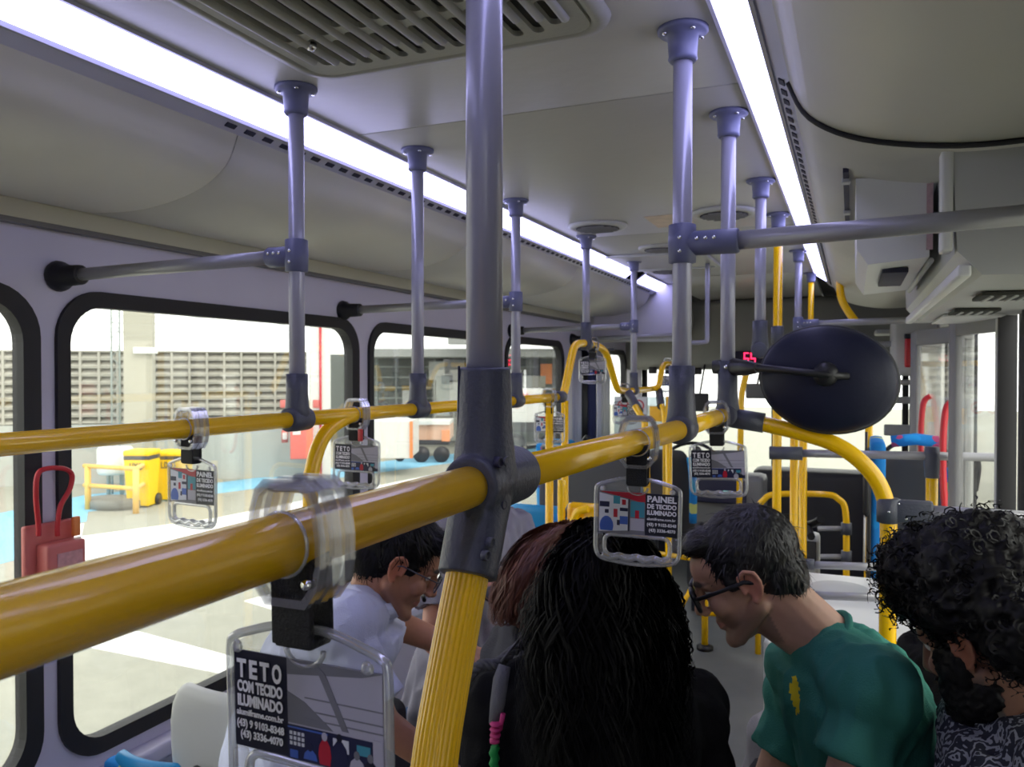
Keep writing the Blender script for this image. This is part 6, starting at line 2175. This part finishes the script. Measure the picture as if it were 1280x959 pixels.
# --- curly man at the right
J = dict(head=W(1230, 797, 1.24), fwd=D(-.50, -.44, .75), up=D(-.28, .88, .35), neck=W(1282, 900, 1.20), shL=W(1352, 985, 1.06), shR=W(1225, 985, 1.38), pelvis=W(1318, 1230, 1.22),
         elL=W(1300, 1180, 1.0), wrL=W(1210, 1250, 1.1), elR=W(1180, 1120, 1.32), wrR=W(1130, 1230, 1.25), size=.95, back=D(.9, .2, 0) * .02)
J['pelvis'].x = min(J['pelvis'].x, .24)
J = seated(J, V((-.1, .99, 0)).normalized(), V((-.99, -.1, 0)).normalized())


def patterned():
    m, nt, b = new_mat('dark_paisley_cloth')
    tc = nt.nodes.new('ShaderNodeTexCoord')
    w = nt.nodes.new('ShaderNodeTexWave'); w.wave_type = 'RINGS'
    w.inputs['Scale'].default_value = 14; w.inputs['Distortion'].default_value = 16; w.inputs['Detail'].default_value = 2; w.inputs['Detail Scale'].default_value = 3
    nt.links.new(tc.outputs['Object'], w.inputs['Vector'])
    cr = nt.nodes.new('ShaderNodeValToRGB')
    cr.color_ramp.elements[0].position = .62; cr.color_ramp.elements[0].color = (.008, .010, .02, 1)
    cr.color_ramp.elements[1].position = .72; cr.color_ramp.elements[1].color = (.22, .23, .26, 1)
    nt.links.new(w.outputs[1], cr.inputs[0]); nt.links.new(cr.outputs[0], b.inputs['Base Color'])
    b.inputs['Roughness'].default_value = .85
    return m


M_pais = patterned()


def curly(t, M, R3):
    rd = random.Random(21)
    mb = MB()
    prims = [((c[0], c[1], c[2] + .012), (r[0] * 1.04, r[1] * 1.04, r[2] * 1.06)) for c, r in [((0, -.035, .066), (.108, .112, .104)), ((0, .030, .105), (.090, .075, .066)), ((.04, -.085, .000), (.070, .062, .082)), ((-.04, -.085, .000), (.070, .062, .082)), ((.078, -.020, .050), (.036, .056, .040)), ((-.078, -.020, .050), (.036, .056, .040)), ((0, .062, .080), (.075, .046, .045))]]
    for c, r in prims:
        mb.ell(M @ V(c), r, R3, 26, 18)
    hm = remesh(mb, .006, 2)
    fold(hm, .010, (38, 38, 38), 5)
    put('hair', hm, M_hairk, t)
    st = []
    for c, r in prims:
        for _ in range(int(270 * r[0] / .09)):
            d = V((rd.gauss(0, 1), rd.gauss(0, 1), rd.gauss(0, 1))).normalized()
            p = V((c[0] + d.x * r[0] * .96, c[1] + d.y * r[1] * .96, c[2] + d.z * r[2] * .96))
            if any(((p.x - c2[0]) / r2[0]) ** 2 + ((p.y - c2[1]) / r2[1]) ** 2 + ((p.z - c2[2]) / r2[2]) ** 2 < .8 for c2, r2 in prims if c2 != c):
                continue
            ax = (d + V((rd.gauss(0, .5), rd.gauss(0, .5), rd.gauss(0, .5) - .2))).normalized()
            x = ax.orthogonal().normalized(); y = ax.cross(x)
            R_ = rd.uniform(.004, .009); L = rd.uniform(.012, .034); turns = rd.uniform(1.2, 2.6); ph = rd.uniform(0, 6)
            pts = []
            for i in range(15):
                s = i / 14
                a = ph + s * turns * 2 * PI
                pts.append(M @ (p + ax * L * s + (x * math.cos(a) + y * math.sin(a)) * R_))
            st.append((pts, (R3 @ ax)))
    ribbons(st, 'curls', M_hairk, t, .0013, taper=False)
    # beard
    mb = MB()
    for c, r in (((0, .060, -.100), (.052, .046, .044)), ((.046, .026, -.064), (.027, .052, .048)), ((-.046, .026, -.064), (.027, .052, .048)), ((.064, .026, -.022), (.017, .032, .040)), ((-.064, .026, -.022), (.017, .032, .040)), ((0, .088, -.042), (.030, .010, .007)), ((0, .076, -.138), (.038, .034, .034))):
        mb.ell(M @ V(c), r, R3, 18, 12)
    bm_ = remesh(mb, .0045, 2)
    fold(bm_, .005, (90, 90, 90), 1)
    put('beard', bm_, M_hairk, t)
    st = []
    for _ in range(900):
        a = rd.uniform(-1, 1); z = rd.uniform(-.13, -.03)
        base = V((a * .058 * (1 - max(0, -.09 - z) * 8), .085 - abs(a) * .075, z))
        d = V((a * .6, .7 - abs(a) * .4, -.8)).normalized()
        d = (d + V((rd.gauss(0, .4), rd.gauss(0, .4), rd.gauss(0, .4)))).normalized()
        st.append(([M @ (base + d * q * .006) for q in range(4)], R3 @ V((d.y, -d.x, .1)).normalized()))
    ribbons(st, 'beard_strands', M_hairk, t, .0010)


tc_, Mc, _ = person('man with big curly black hair, black beard and dark patterned shirt', J, (0.30, 0.15, 0.09), M_pais, M_dtrous, sleeve=.8, voxel=.0048, stubble=.9, hair_fn=curly, shirt_amp=.006)

# --- passenger in black between the man in green and the curly-haired man
J = dict(head=W(1205, 730, 1.95), fwd=D(-.7, -.55, .4), up=D(-.3, .9, .1), neck=W(1190, 800, 1.95), shL=W(1215, 850, 1.85), shR=W(1168, 845, 2.10), pelvis=W(1180, 985, 1.98),
         elL=W(1165, 915, 1.86), wrL=W(1148, 905, 1.95), elR=W(1140, 900, 2.1), wrR=W(1120, 960, 2.0), size=.92)
J['pelvis'] = W(1185, 985, 2.0)
J = seated(J, V((-.75, -.2, 0)).normalized(), V((.2, -.97, 0)).normalized(), drop=-.05)
person('passenger in black with pale grey trousers, just behind the curly-haired man', J, (0.42, 0.22, 0.14), M_blacks, M_gtrous, sleeve=1.2, voxel=.007, hair_fn=short_hair(M_hairk, [((0, -.026, .044), (.084, .096, .086)), ((0, -.052, -.004), (.070, .062, .058))], n=900, seed=8), shirt_amp=.010, sleeve_g=.02)
